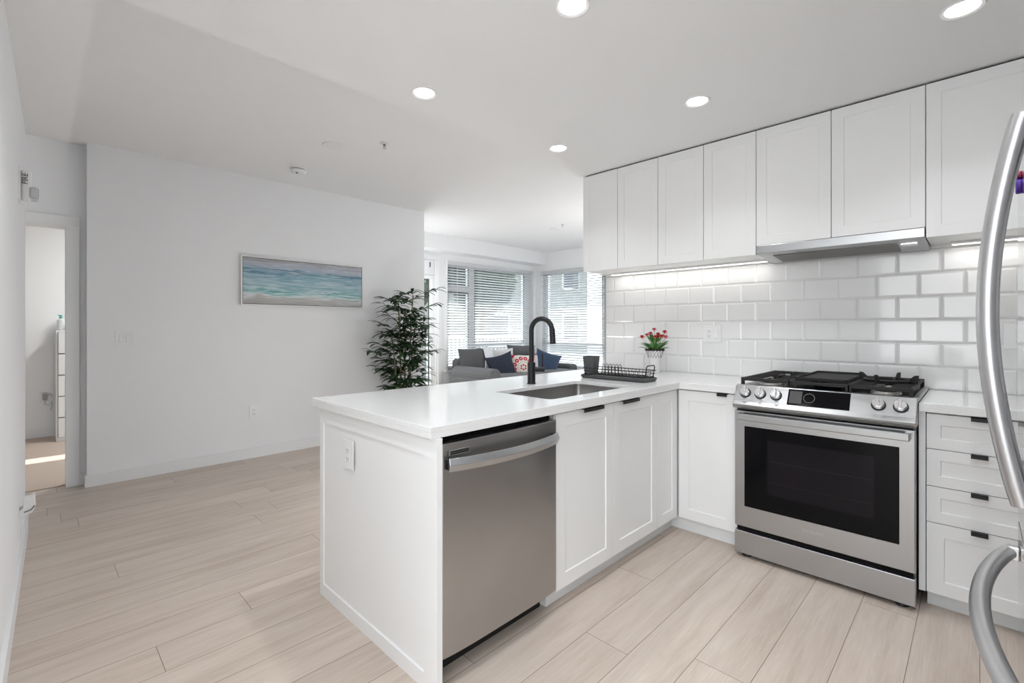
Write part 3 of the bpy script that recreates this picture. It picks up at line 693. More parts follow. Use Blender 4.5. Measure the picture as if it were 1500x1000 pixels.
def leaf(mb, base, d, length, width, droop=.4, n=5):
    b = mb.bm; p = Vector(base); d = Vector(d).normalized(); side = d.cross(Vector((0, 0, 1)))
    if side.length < 1e-3: side = Vector((1, 0, 0))
    side.normalize(); prev = None
    for i in range(n + 1):
        t = i / n; w = width * math.sin(PI * (t * .93 + .05)) ** .8 * .5 if 0 < i < n else .0006
        dn = d.cross(side).normalized() * (-w * .25)
        cur = [b.verts.new(p - side * w), b.verts.new(p + dn), b.verts.new(p + side * w)]
        if prev:
            b.faces.new([prev[0], prev[1], cur[1], cur[0]]); b.faces.new([prev[1], prev[2], cur[2], cur[1]])
        prev = cur; d = (d + Vector((0, 0, -droop / n))).normalized(); p = p + d * (length / n)
ms, ml = MB(), MB(); heads = []
# flower heads placed round the bunch
for (dx, dy, hz) in ((-.085, -.03, .255), (-.03, -.055, .270), (.035, -.05, .258), (.085, .0, .256), (.055, .045, .292), (-.025, .04, .310), (.075, -.045, .262), (-.06, .05, .28), (.0, .05, .275)):
    top = (px_ + dx, py_ + dy, ZC + hz); ms.tube([(px_ + dx*.3, py_ + dy*.3, ZC + .16), (px_ + dx*.6, py_ + dy*.6, ZC + .16 + (hz-.16)*.6), top], .0016, 5); heads.append(top)
for i in range(26):
    a = random.random() * 2 * PI; r = .02 + .03 * random.random(); u = .7 + random.random() * 1.4
    leaf(ml, (px_ + r*math.cos(a)*.7, py_ + r*math.sin(a)*.7, ZC + .165), (math.cos(a), math.sin(a), u), .075 + .045*random.random(), .034, .9)
for i in range(8):
    a = i / 8 * 2 * PI; leaf(ml, (px_ + .02*math.cos(a), py_ + .02*math.sin(a), ZC + .22), (math.cos(a) * .7, math.sin(a) * .7, 1.3), .09, .026, .5)
ms.build('stems', M_stem, fp); ml.build('leaves', M_leaf, fp)
M_pk = [mat('coral_petals', (.72, .07, .08), .6, var=.3, vscale=60), mat('pink_petals', (.78, .20, .26), .6, var=.3, vscale=60)]
for i, (x, y, z) in enumerate(heads):
    m = MB()
    for ring, (nn, rr_, tilt) in enumerate(((10, .019, -.25), (10, .020, .35), (8, .017, 1.0), (6, .012, 2.2))):
        for j in range(nn):
            a = 2*PI*j/nn + ring*.3; leaf(m, (x, y, z + .004 + ring*.002), (math.cos(a), math.sin(a), tilt), rr_ * 1.2, .016, -.2, 3)
    m.ico((x, y, z + .008), .009, 1)
    m.build('flower_head', M_pk[i % 2], fp, smooth=True)

# ------------------------------------------------------------------ upper cabinets, hood, strips
UY = 3.065; ub = [-2.231, -1.917, -1.592, -1.273, -.954]
def upper(x0, x1, doors, zb, label):
    t = thing('wall_cabinet', label, 'cabinet', ((x0 + x1) / 2, 3.24, zb))
    MB().box(x0, x1, UY + .020, 3.413, zb + .002, 2.437).build('body', M_cab, t)
    MB().box(x0 + .01, x1 - .01, UY + .021, 3.40, 2.437, 2.447).build('top_gap', M_dark, t)
    for i in range(len(doors) - 1):
        shaker(MB(), 'y', UY, doors[i] + .0018, doors[i+1] - .0018, zb, 2.4355, rail=.055, rec=.004).build('door', M_cab, t, bevel=.001)
    return t
upper(-2.2315, -1.593, ub[:3], 1.689, 'white two door wall cabinet at the left end of the upper row')
upper(-1.592, -.955, ub[2:], 1.689, 'white two door wall cabinet between the end cabinet and the hood')
upper(-.954, -.183, [-.954, -.572, -.183], 1.741, 'white two door wall cabinet above the range hood')
upper(-.182, .87, [-.183, .21, .60], 1.689, 'white wall cabinet right of the range hood')
hd = thing('range_hood', 'slim stainless steel range hood under the wall cabinets', 'range hood', (-.57, 3.2, 1.69))
MB().prism([(3.063, 1.739), (3.063, 1.693), (3.12, 1.686), (3.395, 1.664), (3.395, 1.739)], 'x', -.952, -.186).build('shell', M_steel, hd, bevel=.002)
hm = MB(); 
def hz(y): return 1.686 - (y - 3.12) * (.022 / .275) - .0005
hm.prism([(3.135, hz(3.135)), (3.34, hz(3.34)), (3.34, hz(3.34) - .003), (3.135, hz(3.135) - .003)], 'x', -.88, -.30).build('filter', mat('hood_filter', (.16, .15, .14), .4, .8), hd)
MB().prism([(3.15, hz(3.15)), (3.20, hz(3.20)), (3.20, hz(3.20) - .006), (3.15, hz(3.15) - .006)], 'x', -.285, -.22).build('control_switch', M_chrome, hd)
M_led = mat('lit_led_diffuser', (.9, .9, .9), .5, emit=(1, .96, .90), es=3.)
for x0, x1, lb in ((-2.14, -.97, 'lit strip light under the wall cabinets left of the hood'), (-.10, .80, 'lit strip light under the wall cabinet right of the hood')):
    t = thing('strip_light', lb, 'strip light', ((x0+x1)/2, 3.34, 1.689))
    MB().box(x0, x1, 3.325, 3.355, 1.678, 1.690).build('channel', M_plast, t)
    MB().box(x0 + .005, x1 - .005, 3.328, 3.352, 1.674, 1.678).build('diffuser', M_led, t)
    l = bpy.data.lights.new('lamp', 'AREA'); l.shape = 'RECTANGLE'; l.size = (x1 - x0); l.size_y = .02; l.energy = .9 * (x1 - x0); l.color = (1, .96, .91)
    lo = bpy.data.objects.new('lamp', l); C.objects.link(lo); lo.parent = t; lo.location = (0, 0, -.018)

# ------------------------------------------------------------------ range
RX0, RX1 = -.955, -.195; RY = 2.716
rg = thing('gas_range', 'stainless steel slide-in gas range with black oven window', 'range', (-.575, 3.05, 0))
MB().box(RX0 + .002, RX1 - .002, RY + .030, 3.395, .03, .905).build('body', mat('range_side', (.10, .10, .10), .4, .6), rg)
for x in (RX0 + .05, RX1 - .05):
    for y in (2.76, 3.33): MB().cyl((x, y, 0), (x, y, .03), .026, .020).build('foot', M_black, rg)
MB().box(RX0 + .01, RX1 - .01, RY + .02, RY + .03, .14, .80).build('recess', M_dark, rg)
MB().box(RX0, RX1, RY - .002, RY + .028, .022, .143).build('bottom_drawer', M_steel, rg, bevel=.003)
od = MB().box(RX0, RX1, RY, RY + .028, .168, .797).build('oven_door', M_steel, rg, bevel=.004)
gx0, gx1, gz0, gz1 = -.905, -.250, .280, .716
MB().box(gx0, gx1, RY - .0015, RY + .004, gz0, gz1).build('oven_window', M_glassblk, od, bevel=.003)
MB().box(gx0 + .115, gx1 - .09, RY - .0022, RY - .0014, gz0 + .09, gz1 - .06).build('inner_window', mat('inner_glass', (.012, .010, .013), .12, spec=.12), od)
MB().box(gx0 + .12, gx1 - .095, RY - .0026, RY - .0022, .545, .5475).box(gx0 + .12, gx1 - .095, RY - .0026, RY - .0022, .435, .4365).build('oven_rack', mat('rack_seen_through_glass', (.022, .020, .021), .5, spec=.1), od)
hb = MB(); hb.box(RX0 + .03, RX1 - .015, RY - .062, RY - .044, .755, .790)
hb.build('handle', M_steel, od, bevel=.005)
for x in (RX0 + .03, RX1 - .035): MB().box(x, x + .02, RY - .046, RY, .758, .787).build('handle_mount', M_steel, od)
text_mesh('SAMSUNG', .020, Matrix.Translation((-.585, RY - .0005, .232)) @ Matrix.Rotation(PI/2, 4, 'X'), mat('faint_logo', (.56, .56, .56), .35, 1.), 'logo', od, .0003)
# control panel (sloping)
cpn = MB().prism([(2.690, .822), (2.684, .835), (2.703, .852), (2.752, .936), (2.80, .936), (2.80, .812), (2.700, .812)], 'x', RX0 - .002, RX1 + .004).build('control_panel', M_steel, rg, bevel=.003)
pa = Vector((0, 2.703, .852)); pb = Vector((0, 2.752, .936)); up_ = (pb - pa).normalized(); nrm = Vector((0, -up_.z, up_.y)); ctr = (pa + pb) / 2
def onp(x, u, v): p = ctr + up_ * u + nrm * v; return Vector((x, p.y, p.z))
def slab(x0, x1, u0, u1, v0, v1, name, m, parent, bev=0):
    b = MB(); vs = [b.bm.verts.new(onp(x, u, v)) for v in (v0, v1) for x, u in ((x0, u0), (x1, u0), (x1, u1), (x0, u1))]
    for f in ((3,2,1,0),(4,5,6,7),(0,1,5,4),(1,2,6,5),(2,3,7,6),(3,0,4,7)): b.bm.faces.new([vs[i] for i in f])
    return b.build(name, m, parent, bevel=bev)
ds = slab(-.697, -.433, -.044, .044, -.001, .0015, 'display', M_glassblk, cpn)
slab(-.690, -.634, -.034, .034, .0015, .0022, 'display_screen', mat('dim_screen', (.035, .033, .033), .3), ds)
rp_ = []
for i in range(33): a = 2*PI*i/32; rp_.append(onp(-.602 + .024*math.cos(a), .024*math.sin(a), .003))
MB().tube(rp_, .0009, 5, cap=False).build('dial_ring', mat('dial_line', (.35, .34, .33), .3, .5), ds)
for x in (-.903, -.828, -.752, -.326, -.246):
    kb = MB().cyl(onp(x, 0, -.001), onp(x, 0, .006), .0285, .0275, 36).build('knob', M_black, cpn)
    MB().cyl(onp(x, 0, .006), onp(x, 0, .026), .0245, .0225, 36).build('cap', M_chrome, kb, bevel=.002)
    b = MB(); vs = [b.bm.verts.new(onp(x + dx, u, v)) for v in (.026, .040) for dx, u in ((-.007, -.024), (.007, -.024), (.006, .025), (-.006, .025))]
    for f in ((3,2,1,0),(4,5,6,7),(0,1,5,4),(1,2,6,5),(2,3,7,6),(3,0,4,7)): b.bm.faces.new([vs[i] for i in f])
    b.build('grip', M_chrome, kb, bevel=.002)
# cooktop
MB().box(RX0 - .006, RX1 + .006, 2.750, 3.402, .916, .928).build('cooktop_rim', M_steel, rg, bevel=.003)
MB().box(RX0 + .012, RX1 - .012, 2.775, 3.385, .9255, .931).build('cooktop_pan', mat('black_enamel', (.012, .011, .011), .25, spec=.5), rg, bevel=.002)
for (x, y, r) in ((-.83, 2.92, .045), (-.83, 3.23, .035), (-.575, 3.07, .05), (-.32, 2.92, .05), (-.32, 3.23, .035)):
    bu = MB().lathe([(r + .012, .931), (r + .008, .940), (r, .942)], x, y, 32).build('burner', mat('burner_alu', (.5, .49, .47), .35, .9), rg, smooth=True)
    MB().lathe([(r - .004, .942), (r - .004, .950), (r - .012, .953)], x, y, 32).build('burner_cap', M_iron, bu, smooth=True)
def grate(x0, x1, label_part='grate'):
    m = MB(); zt = .972; y0, y1 = 2.785, 3.375; r = .0075
    def bar(a, b, h=.014, w=.0055):
        a, b = Vector(a), Vector(b); d = (b - a).normalized(); s = Vector((-d.y, d.x, 0)) * w
        vs = [m.bm.verts.new(p + o) for p in (a, b) for o in (s, -s, -s + Vector((0, 0, -h)), s + Vector((0, 0, -h)))]
        for f in ((0,1,2,3),(7,6,5,4),(0,4,5,1),(1,5,6,2),(2,6,7,3),(3,7,4,0)): m.bm.faces.new([vs[i] for i in f])
    bar((x0, y0, zt), (x1, y0, zt), .016, .007); bar((x0, y1, zt), (x1, y1, zt), .016, .007)
    bar((x0, y0, zt), (x0, y1, zt)); bar((x1, y0, zt), (x1, y1, zt))
    bar((x0, (y0+y1)/2, zt), (x1, (y0+y1)/2, zt))
    k = y0 + .045
    while k < y1 - .02:
        L_ = (x1 - x0) * .34
        bar((x0, k, zt), (x0 + L_, k, zt), .010, .0035); bar((x1 - L_, k, zt), (x1, k, zt), .010, .0035); k += .042
    bar(((x0+x1)/2, y0, zt), ((x0+x1)/2, y0 + .09, zt)); bar(((x0+x1)/2, y1 - .09, zt), ((x0+x1)/2, y1, zt)); bar(((x0+x1)/2, (y0+y1)/2 - .07, zt), ((x0+x1)/2, (y0+y1)/2 + .07, zt))
    for x in (x0, x1):
        for y in (y0, y1): m.box(x - .008, x + .008, y - .008, y + .008, .931, zt)
    return m.build('grate', M_iron, rg, bevel=.0012)
grate(-.935, -.708); grate(-.700, -.452); grate(-.444, -.215)
g = thing('griddle', 'black cast iron griddle plate on the middle grate of the range', 'griddle', (-.576, 3.06, .972))
MB().box(-.690, -.462, 2.83, 3.33, .9725, .980).build('plate', M_iron, g, bevel=.002)
MB().box(-.692, -.684, 2.828, 3.332, .980, .990).box(-.468, -.460, 2.828, 3.332, .980, .990).box(-.692, -.460, 2.828, 2.838, .980, .990).box(-.692, -.460, 3.322, 3.332, .980, .990).build('raised_edge', M_iron, g, bevel=.002)
wk = thing('wok_ring', 'black iron wok ring with raised prongs on the right grate', 'wok ring', (-.33, 3.08, .972))
m = MB(); P = [(-.33 + .095*math.cos(2*PI*i/40), 3.08 + .095*math.sin(2*PI*i/40), .982) for i in range(41)]; m.tube(P, .008, 8, cap=False)
m.build('ring', M_iron, wk, smooth=True)
for i in range(4):
    a = PI/4 + PI/2*i + .5; c_, s_ = math.cos(a), math.sin(a)
    m = MB(); q = Vector((-s_, c_, 0)) * .006; ctr_ = Vector((-.33, 3.08, 0))
    prof = [(.055, .9735), (.125, .9735), (.128, 1.014), (.112, 1.012), (.092, .992), (.058, .984)]
    A = [m.bm.verts.new(ctr_ + Vector((c_*r, s_*r, z)) + q) for r, z in prof]; B = [m.bm.verts.new(ctr_ + Vector((c_*r, s_*r, z)) - q) for r, z in prof]
    m.bm.faces.new(A); m.bm.faces.new(B[::-1])
    for k in range(6): m.bm.faces.new([A[k], B[k], B[(k+1) % 6], A[(k+1) % 6]])
    m.build('prong', M_iron, wk, bevel=.002)

# ------------------------------------------------------------------ fridge
fx0 = .0753; FYN, FYF = .935, 1.850; FYC = (FYN + FYF) / 2
fr = thing('refrigerator', 'stainless steel french door refrigerator with curved tube handles', 'refrigerator', (.45, FYC, 0))
MB().box(fx0 + .055, .86, FYN + .005, FYF - .005, .03, 1.76).build('body', mat('fridge_side', (.30, .30, .31), .4, .6), fr)
MB().box(fx0 + .08, .84, FYN + .02, FYF - .02, 0, .03).build('base_grille', M_black, fr)
def fdoor(y0, y1, z0, z1): return MB().box(fx0, fx0 + .05, y0, y1, z0, z1).build('door', M_steel_fr, fr, bevel=.006, seg=3)
dn = fdoor(FYN, FYC - .0015, .745, 1.765); dfar = fdoor(FYC + .0015, FYF, .745, 1.765)
fz = MB().box(fx0, fx0 + .05, FYN, FYF, .06, .735).build('freezer_drawer', M_steel_fr, fr, bevel=.006, seg=3)
def vhandle(y, parent):
    P = []
    for i in range(33):
        t = i / 32; z = .905 + (1.660 - .905) * t
        P.append((fx0 - .014 - .048 * math.sin(PI * t) ** .9, y, z))
    h = MB().tube(P, 1., 16, flat=(.024, .017), up=(0, 1, 0)).build('handle', M_satin, parent, smooth=True)
    for z in (.905, 1.630): MB().box(fx0 - .025, fx0, y - .018, y + .018, z, z + .03).build('handle_mount', M_chrome, parent, bevel=.003)
vhandle(FYC - .045, dn); vhandle(FYC + .050, dfar)
P = []
for i in range(33):
    t = i / 32; y = FYC - .385 + .77 * t
    P.append((fx0 - .013 - .060 * math.sin(PI * t) ** .75, y, .672))
MB().tube(P, 1., 16, flat=(.017, .017), up=(0, 0, 1)).build('handle', M_satin, fz, smooth=True)
for y in (FYC + .360, FYC - .385): MB().box(fx0 - .022, fx0, y, y + .025, .655, .690).build('handle_mount', M_chrome, fz, bevel=.003)
mg = thing('fridge_magnet', 'small purple magnet on the fridge door beside the handle', 'magnet', (fx0, 1.70, 1.60))
MB().cyl((fx0 - .010, 1.70, 1.595), (fx0, 1.70, 1.595), .018, seg=20).cyl((fx0 - .010, 1.72, 1.615), (fx0, 1.72, 1.615), .010, seg=16).build('disc', mat('purple_plastic', (.07, .015, .30), .35), mg, bevel=.002)
MB().cyl((fx0 - .012, 1.705, 1.625), (fx0, 1.705, 1.625), .009, seg=16).build('charm', mat('dark_red_plastic', (.30, .03, .07), .35), mg, bevel=.002)

# ------------------------------------------------------------------ bedroom furniture seen through the doorway
M_furn = mat('white_furniture', (.83, .84, .85), .45)
dd = thing('chest_of_drawers', 'tall white chest of drawers seen through the bedroom doorway', 'chest of drawers', (-7.4, .58, 0))
MB().box(-7.60, -7.19, .182, .98, 0, 1.217).build('body', M_furn, dd, bevel=.002)
MB().box(-7.190, -7.188, .195, .970, .04, 1.203).build('gap_shade', mat('gap_shade_grey', (.25, .25, .26), .7), dd)  # grey sheet stands in for the shade between the drawers
for i, (a, b) in enumerate(((.968, 1.200), (.733, .955), (.500, .720), (.267, .487), (.045, .254))):
    MB().box(-7.19, -7.172, .200, .965, a, b).build('drawer', M_furn, dd, bevel=.002)
bt = thing('lotion_bottle', 'white bottle with teal cap on the chest of drawers', 'bottle', (-7.32, .215, 1.217))
MB().lathe([(.030, 1.217), (.032, 1.23), (.032, 1.335), (.012, 1.352)], -7.32, .225, 24).build('bottle_body', mat('bottle_white', (.78, .82, .83), .35), bt, smooth=True)
MB().lathe([(.014, 1.352), (.014, 1.375), (.010, 1.380)], -7.32, .225, 20).box(-7.325, -7.315, .20, .235, 1.380, 1.392).build('pump_cap', mat('teal_plastic', (.10, .42, .38), .4), bt)
jr = thing('small_jar', 'small dark lidded jar on the chest of drawers beside the lotion bottle', 'jar', (-7.28, .30, 1.217))
MB().lathe([(.026, 1.217), (.028, 1.225), (.028, 1.265)], -7.28, .295, 24).build('jar_body', mat('jar_pale', (.6, .6, .6), .3), jr, smooth=True)
MB().lathe([(.029, 1.265), (.029, 1.285)], -7.28, .295, 24).build('lid', M_black, jr)
mr = thing('vanity_mirror', 'oval silver vanity mirror standing on the chest of drawers', 'mirror', (-7.42, .42, 1.217))
mp_ = [(-7.42, .42 + .115*math.cos(2*PI*i/32), 1.43 + .12*math.sin(2*PI*i/32)) for i in range(33)]
MB().tube(mp_, .006, 8, cap=False).build('rim', M_chrome, mr, smooth=True)
mm_ = MB(); vs = [mm_.bm.verts.new(p) for p in mp_[:-1]]; mm_.bm.faces.new(vs); vs2 = [mm_.bm.verts.new((p[0] - .004, p[1], p[2])) for p in mp_[:-1]]; mm_.bm.faces.new(vs2[::-1])
mm_.build('mirror_glass', mat('mirror', (.85, .87, .88), .03, 1.), mr)
MB().cyl((-7.42, .42, 1.217), (-7.42, .42, 1.23), .05).cyl((-7.42, .42, 1.23), (-7.42, .42, 1.31), .006).build('stand', M_chrome, mr)
so = plate('bedroom_socket', 'white socket with plug on the bedroom wall beside the drawers', 'socket', ((-7.62, .10, .455), (0, 1, 0), (0, 0, 1), (1, 0, 0)), .08, .12, 'o')
pl = thing('plug_adapter', 'grey plug and cable in the bedroom wall socket', 'plug', (-7.60, .11, .46))
MB().box(-7.611, -7.575, .080, .120, .42, .50).build('plug', mat('grey_plug', (.35, .35, .34), .5), pl, bevel=.004)
MB().tube([(-7.58, .105, .425), (-7.565, .10, .38), (-7.575, .13, .36), (-7.59, .160, .40), (-7.60, .150, .30)], .004, 8).tube([(-7.58, .12, .47), (-7.56, .14, .50), (-7.58, .165, .46)], .004, 8).build('cable', mat('white_cable', (.5, .5, .5), .5), pl)

# ------------------------------------------------------------------ blinds
def blind(axis, a0, a1, z0, z1, d, label):
    t = thing('venetian_blind', label, 'blind', ((d, (a0+a1)/2, z1) if axis == 'x' else ((a0+a1)/2, d, z1)))
    sgn = -1 if axis == 'x' else 1        # outward
    def V(b, a, q, z): return b.verts.new((d + sgn*q, a, z) if axis == 'x' else (a, d + sgn*q, z))
    def bx(mb, a, b, q0, q1, za, zb):
        if axis == 'x': mb.box(d + sgn*q0, d + sgn*q1, a, b, za, zb)
        else: mb.box(a, b, d + sgn*q0, d + sgn*q1, za, zb)
        return mb
    bx(MB(), a0, a1, -.03, .03, z1 - .055, z1).build('headrail', M_blind, t, bevel=.002)
    bx(MB(), a0, a1, -.024, .024, z0, z0 + .016).build('bottom_rail', M_blind, t, bevel=.002)
    m = MB(); z = z0 + .045; w = .0240; tilt = .55
    while z < z1 - .06:
        A = [(-w, -w*tilt), (-w*.5, -w*.5*tilt + .002), (0, .003), (w*.5, w*.5*tilt + .002), (w, w*tilt)]
        top = [V(m.bm, a0 + .004, q, z + h) for q, h in A]; to2 = [V(m.bm, a1 - .004, q, z + h) for q, h in A]
        bo = [V(m.bm, a0 + .004, q, z + h - .0028) for q, h in A]; bo2 = [V(m.bm, a1 - .004, q, z + h - .0028) for q, h in A]
        for i in range(4):
            m.bm.faces.new([top[i], top[i+1], to2[i+1], to2[i]]); m.bm.faces.new([bo[i], bo2[i], bo2[i+1], bo[i+1]])
        m.bm.faces.new([top[0], to2[0], bo2[0], bo[0]]); m.bm.faces.new([top[4], bo[4], bo2[4], to2[4]])
        m.bm.faces.new(top[::-1] + bo) if False else None
        z += .0445
    m.build('slats', M_blind, t)
    m = MB(); n = max(2, int((a1 - a0) / .55) + 1)
    for i in range(n):
        a = a0 + .12 + (a1 - a0 - .24) * i / (n - 1)
        for q in (-.026, .026): bx(m, a - .001, a + .001, q - .001, q + .001, z0, z1 - .05)
    m.build('ladder_cords', M_blind, t)
    a = a0 + .20
    wm = MB()
    if axis == 'x': wm.cyl((d + .035, a, z1 - .06), (d + .037, a, z1 - .75), .004)
    else: wm.cyl((a, d - .035, z1 - .06), (a, d - .037, z1 - .75), .004)
    wm.build('tilt_wand', M_plast, t)
blind('x', 4.80, 6.885, .575, 2.348, -6.252, 'white venetian blind over the wide window left of the corner')
blind('y', -6.075, -4.56, .53, 2.338, 7.030, 'white venetian blind over the window right of the corner')

# ------------------------------------------------------------------ sofa and cushions
M_sofa = mat('grey_sofa_fabric', (.095, .095, .10), .9, var=.12, vscale=40, bump=.3, bscale=500)
M_sofa2 = mat('mid_grey_fabric', (.16, .16, .165), .9, var=.10, vscale=40, bump=.3, bscale=500)
sf = thing('corner_sofa', 'grey fabric corner sofa with rolled arm under the living room windows', 'sofa', (-5.7, 5.7, 0))
MB().box(-6.12, -5.10, 4.86, 6.90, .12, .42).box(-5.10, -4.45, 5.95, 6.90, .12, .42).build('base', M_sofa, sf, bevel=.03, seg=3)
MB().box(-5.92, -5.12, 4.92, 6.70, .42, .52).box(-5.12, -4.50, 6.0, 6.70, .42, .52).build('seat_cushion', M_sofa2, sf, bevel=.04, seg=4)
MB().box(-6.16, -5.96, 4.82, 6.90, .12, .74).build('backrest', M_sofa, sf, bevel=.06, seg=5)
MB().box(-5.96, -5.15, 6.72, 6.93, .12, .60).box(-5.15, -4.45, 6.72, 6.93, .12, .50).build('backrest', M_sofa, sf, bevel=.06, seg=5)
am = MB(); ap = [(4.66, .12), (4.90, .12), (4.90, .45)]
for i in range(13): a = -PI*.15 + PI*1.3*i/12; ap.append((4.80 + .125*math.cos(a), .525 + .115*math.sin(a)))
ap.append((4.66, .45))
am.prism(ap, 'x', -5.98, -5.08).build('arm', M_sofa2, sf, bevel=.015, seg=3)
for x, y in ((-5.95, 4.78), (-5.14, 4.78), (-4.55, 6.8), (-4.55, 6.05), (-6.05, 6.8)): MB().box(x - .03, x + .03, y - .03, y + .03, 0, .12).build('foot', M_black, sf)
def pillow(name, m, loc, w, h, t, rot, label, cat='cushion', group=None, pinch=.12):
    mb = MB(); b = mb.bm; n = 14; V = {}
    for s in (1, -1):
        for i in range(n + 1):
            for j in range(n + 1):
                u, v = 2*i/n - 1, 2*j/n - 1
                edge = (1 - u*u) * (1 - v*v); th = t * .5 * max(0, edge) ** .42
                k = 1 - pinch * (1 - abs(u*v)) * (abs(u) ** 6 + abs(v) ** 6) * .5
                if s == -1 and (i in (0, n) or j in (0, n)): V[s, i, j] = V[1, i, j]; continue
                V[s, i, j] = b.verts.new((u * w/2 * (1 - pinch * (1 - v*v) * abs(u) ** 4 * .6), s * th, v * h/2 * (1 - pinch * (1 - u*u) * abs(v) ** 4 * .6)))
        for i in range(n):
            for j in range(n):
                q = [V[s, i, j], V[s, i+1, j], V[s, i+1, j+1], V[s, i, j+1]]
                b.faces.new(q if s == -1 else q[::-1])
    o = mb.build(name, m, None, smooth=True)
    o.location = loc; o.rotation_euler = rot
    tag(o, label, cat, group); return o
M_navy = mat('navy_fabric', (.018, .025, .042), .85, var=.25, vscale=60, bump=.3, bscale=400)
M_denim = mat('blue_fabric', (.038, .062, .115), .85, var=.2, vscale=60, bump=.3, bscale=400)
M_cream = mat('pale_fabric', (.62, .61, .60), .9, var=.08, vscale=30, bump=.3, bscale=300)
M_white = mat('white_throw', (.74, .76, .78), .9, var=.05, bump=.3, bscale=300)
def suzani():
    m = bpy.data.materials.new('suzani_embroidery'); m.use_nodes = True; nt = m.node_tree; b = nt.nodes['Principled BSDF']; L = nt.links.new
    tc = nt.nodes.new('ShaderNodeTexCoord'); sp = nt.nodes.new('ShaderNodeSeparateXYZ'); L(tc.outputs['Object'], sp.inputs[0])
    def ma(op, a, b_=None):
        n = nt.nodes.new('ShaderNodeMath'); n.operation = op
        for i, v in enumerate((a, b_)):
            if v is None: continue
            if isinstance(v, (int, float)): n.inputs[i].default_value = v
            else: L(v, n.inputs[i])
        return n.outputs[0]
    x, z = sp.outputs['X'], sp.outputs['Z']
    r = ma('SQRT', ma('ADD', ma('MULTIPLY', x, x), ma('MULTIPLY', z, z))); an = ma('ARCTAN2', z, x)
    def petals(k, r0, rad):
        # distance to k dots placed on a circle r0
        seg = 2*PI/k; f = ma('SUBTRACT', ma('MULTIPLY', ma('FRACT', ma('DIVIDE', ma('ADD', an, 2*PI), seg)), seg), seg/2)
        dx = ma('SUBTRACT', ma('MULTIPLY', r, ma('COSINE', f)), r0); dz = ma('MULTIPLY', r, ma('SINE', f))
        return ma('SQRT', ma('ADD', ma('MULTIPLY', dx, dx), ma('MULTIPLY', dz, dz)))
    d1 = petals(12, .150, .03)
    big = ma('MULTIPLY', ma('LESS_THAN', d1, .034), ma('GREATER_THAN', d1, .011))
    d2 = petals(6, .040, .02); small = ma('LESS_THAN', d2, .016)
    d3 = petals(16, .092, .02); tiny = ma('LESS_THAN', d3, .007)
    corner = ma('GREATER_THAN', ma('MULTIPLY', ma('ABSOLUTE', x), ma('ABSOLUTE', z)), .026)
    red = ma('MAXIMUM', ma('MAXIMUM', big, small), corner)
    m1 = nt.nodes.new('ShaderNodeMix'); m1.data_type = 'RGBA'; L(red, m1.inputs[0]); m1.inputs[6].default_value = (.70, .67, .60, 1); m1.inputs[7].default_value = (.50, .02, .07, 1)
    m2 = nt.nodes.new('ShaderNodeMix'); m2.data_type = 'RGBA'; L(tiny, m2.inputs[0]); L(m1.outputs[2], m2.inputs[6]); m2.inputs[7].default_value = (.10, .12, .12, 1)
    L(m2.outputs[2], b.inputs['Base Color']); b.inputs['Roughness'].default_value = .9
    return m
RZ = PI/2
def camrot(tilt=.25, yaw=0., roll=0.): return (-tilt, roll, RZ + yaw)

pillow('back_cushion', M_sofa, (-5.84, 5.02, .69), .50, .46, .20, (-.22, 0, RZ - .25), 'large charcoal back cushion at the near end of the sofa')
pillow('back_cushion', M_cream, (-5.82, 5.60, .66), .62, .48, .18, (-.22, 0, RZ - .2), 'large pale grey back cushion behind the dark navy pillow')
pillow('bolster', M_sofa, (-5.92, 6.25, .83), .75, .20, .16, (-.1, .04, RZ), 'long charcoal cushion lying along the top of the sofa back', 'cushion')
pillow('throw_pillow', M_navy, (-5.52, 5.36, .60), .46, .46, .17, (-.25, -.25, RZ - .55), 'dark navy throw pillow left of the red patterned pillow', pinch=.22)
pillow('throw_pillow', suzani(), (-5.40, 5.72, .58), .44, .44, .16, (-.25, .05, RZ - .55), 'cream throw pillow with a ring of red embroidered circles')
pillow('throw_pillow', M_cream, (-5.60, 6.12, .58), .42, .40, .15, (-.25, 0, RZ - .5), 'plain pale throw pillow just right of the red patterned pillow')
pillow('throw_pillow', M_denim, (-5.44, 6.38, .60), .47, .47, .17, (-.25, .30, RZ - .75), 'mid blue throw pillow right of the faucet neck', pinch=.22)
# white throw blanket hanging over the back
mb = MB(); b = mb.bm; prev = None
prof = [(-6.17, .60), (-6.175, .74), (-6.12, .768), (-6.03, .772), (-5.97, .75), (-5.945, .69), (-5.80, .56)]
prof = [(-6.00, .905), (-5.90, .925), (-5.78, .90), (-5.70, .75), (-5.66, .55)]
for (x, z) in prof:
    cur = [b.verts.new((x, y + .04*math.sin(z*9), z + .004*math.sin(y*60))) for y in [5.16 + .02*i for i in range(10)]]
    if prev:
        for i in range(9): b.faces.new([prev[i], prev[i+1], cur[i+1], cur[i]])
    prev = cur
o = mb.build('throw_blanket', M_white, None, smooth=True); so_ = o.modifiers.new('thick', 'SOLIDIFY'); so_.thickness = .012
tag(o, 'white throw blanket draped over the sofa back beside the charcoal cushion', 'blanket')

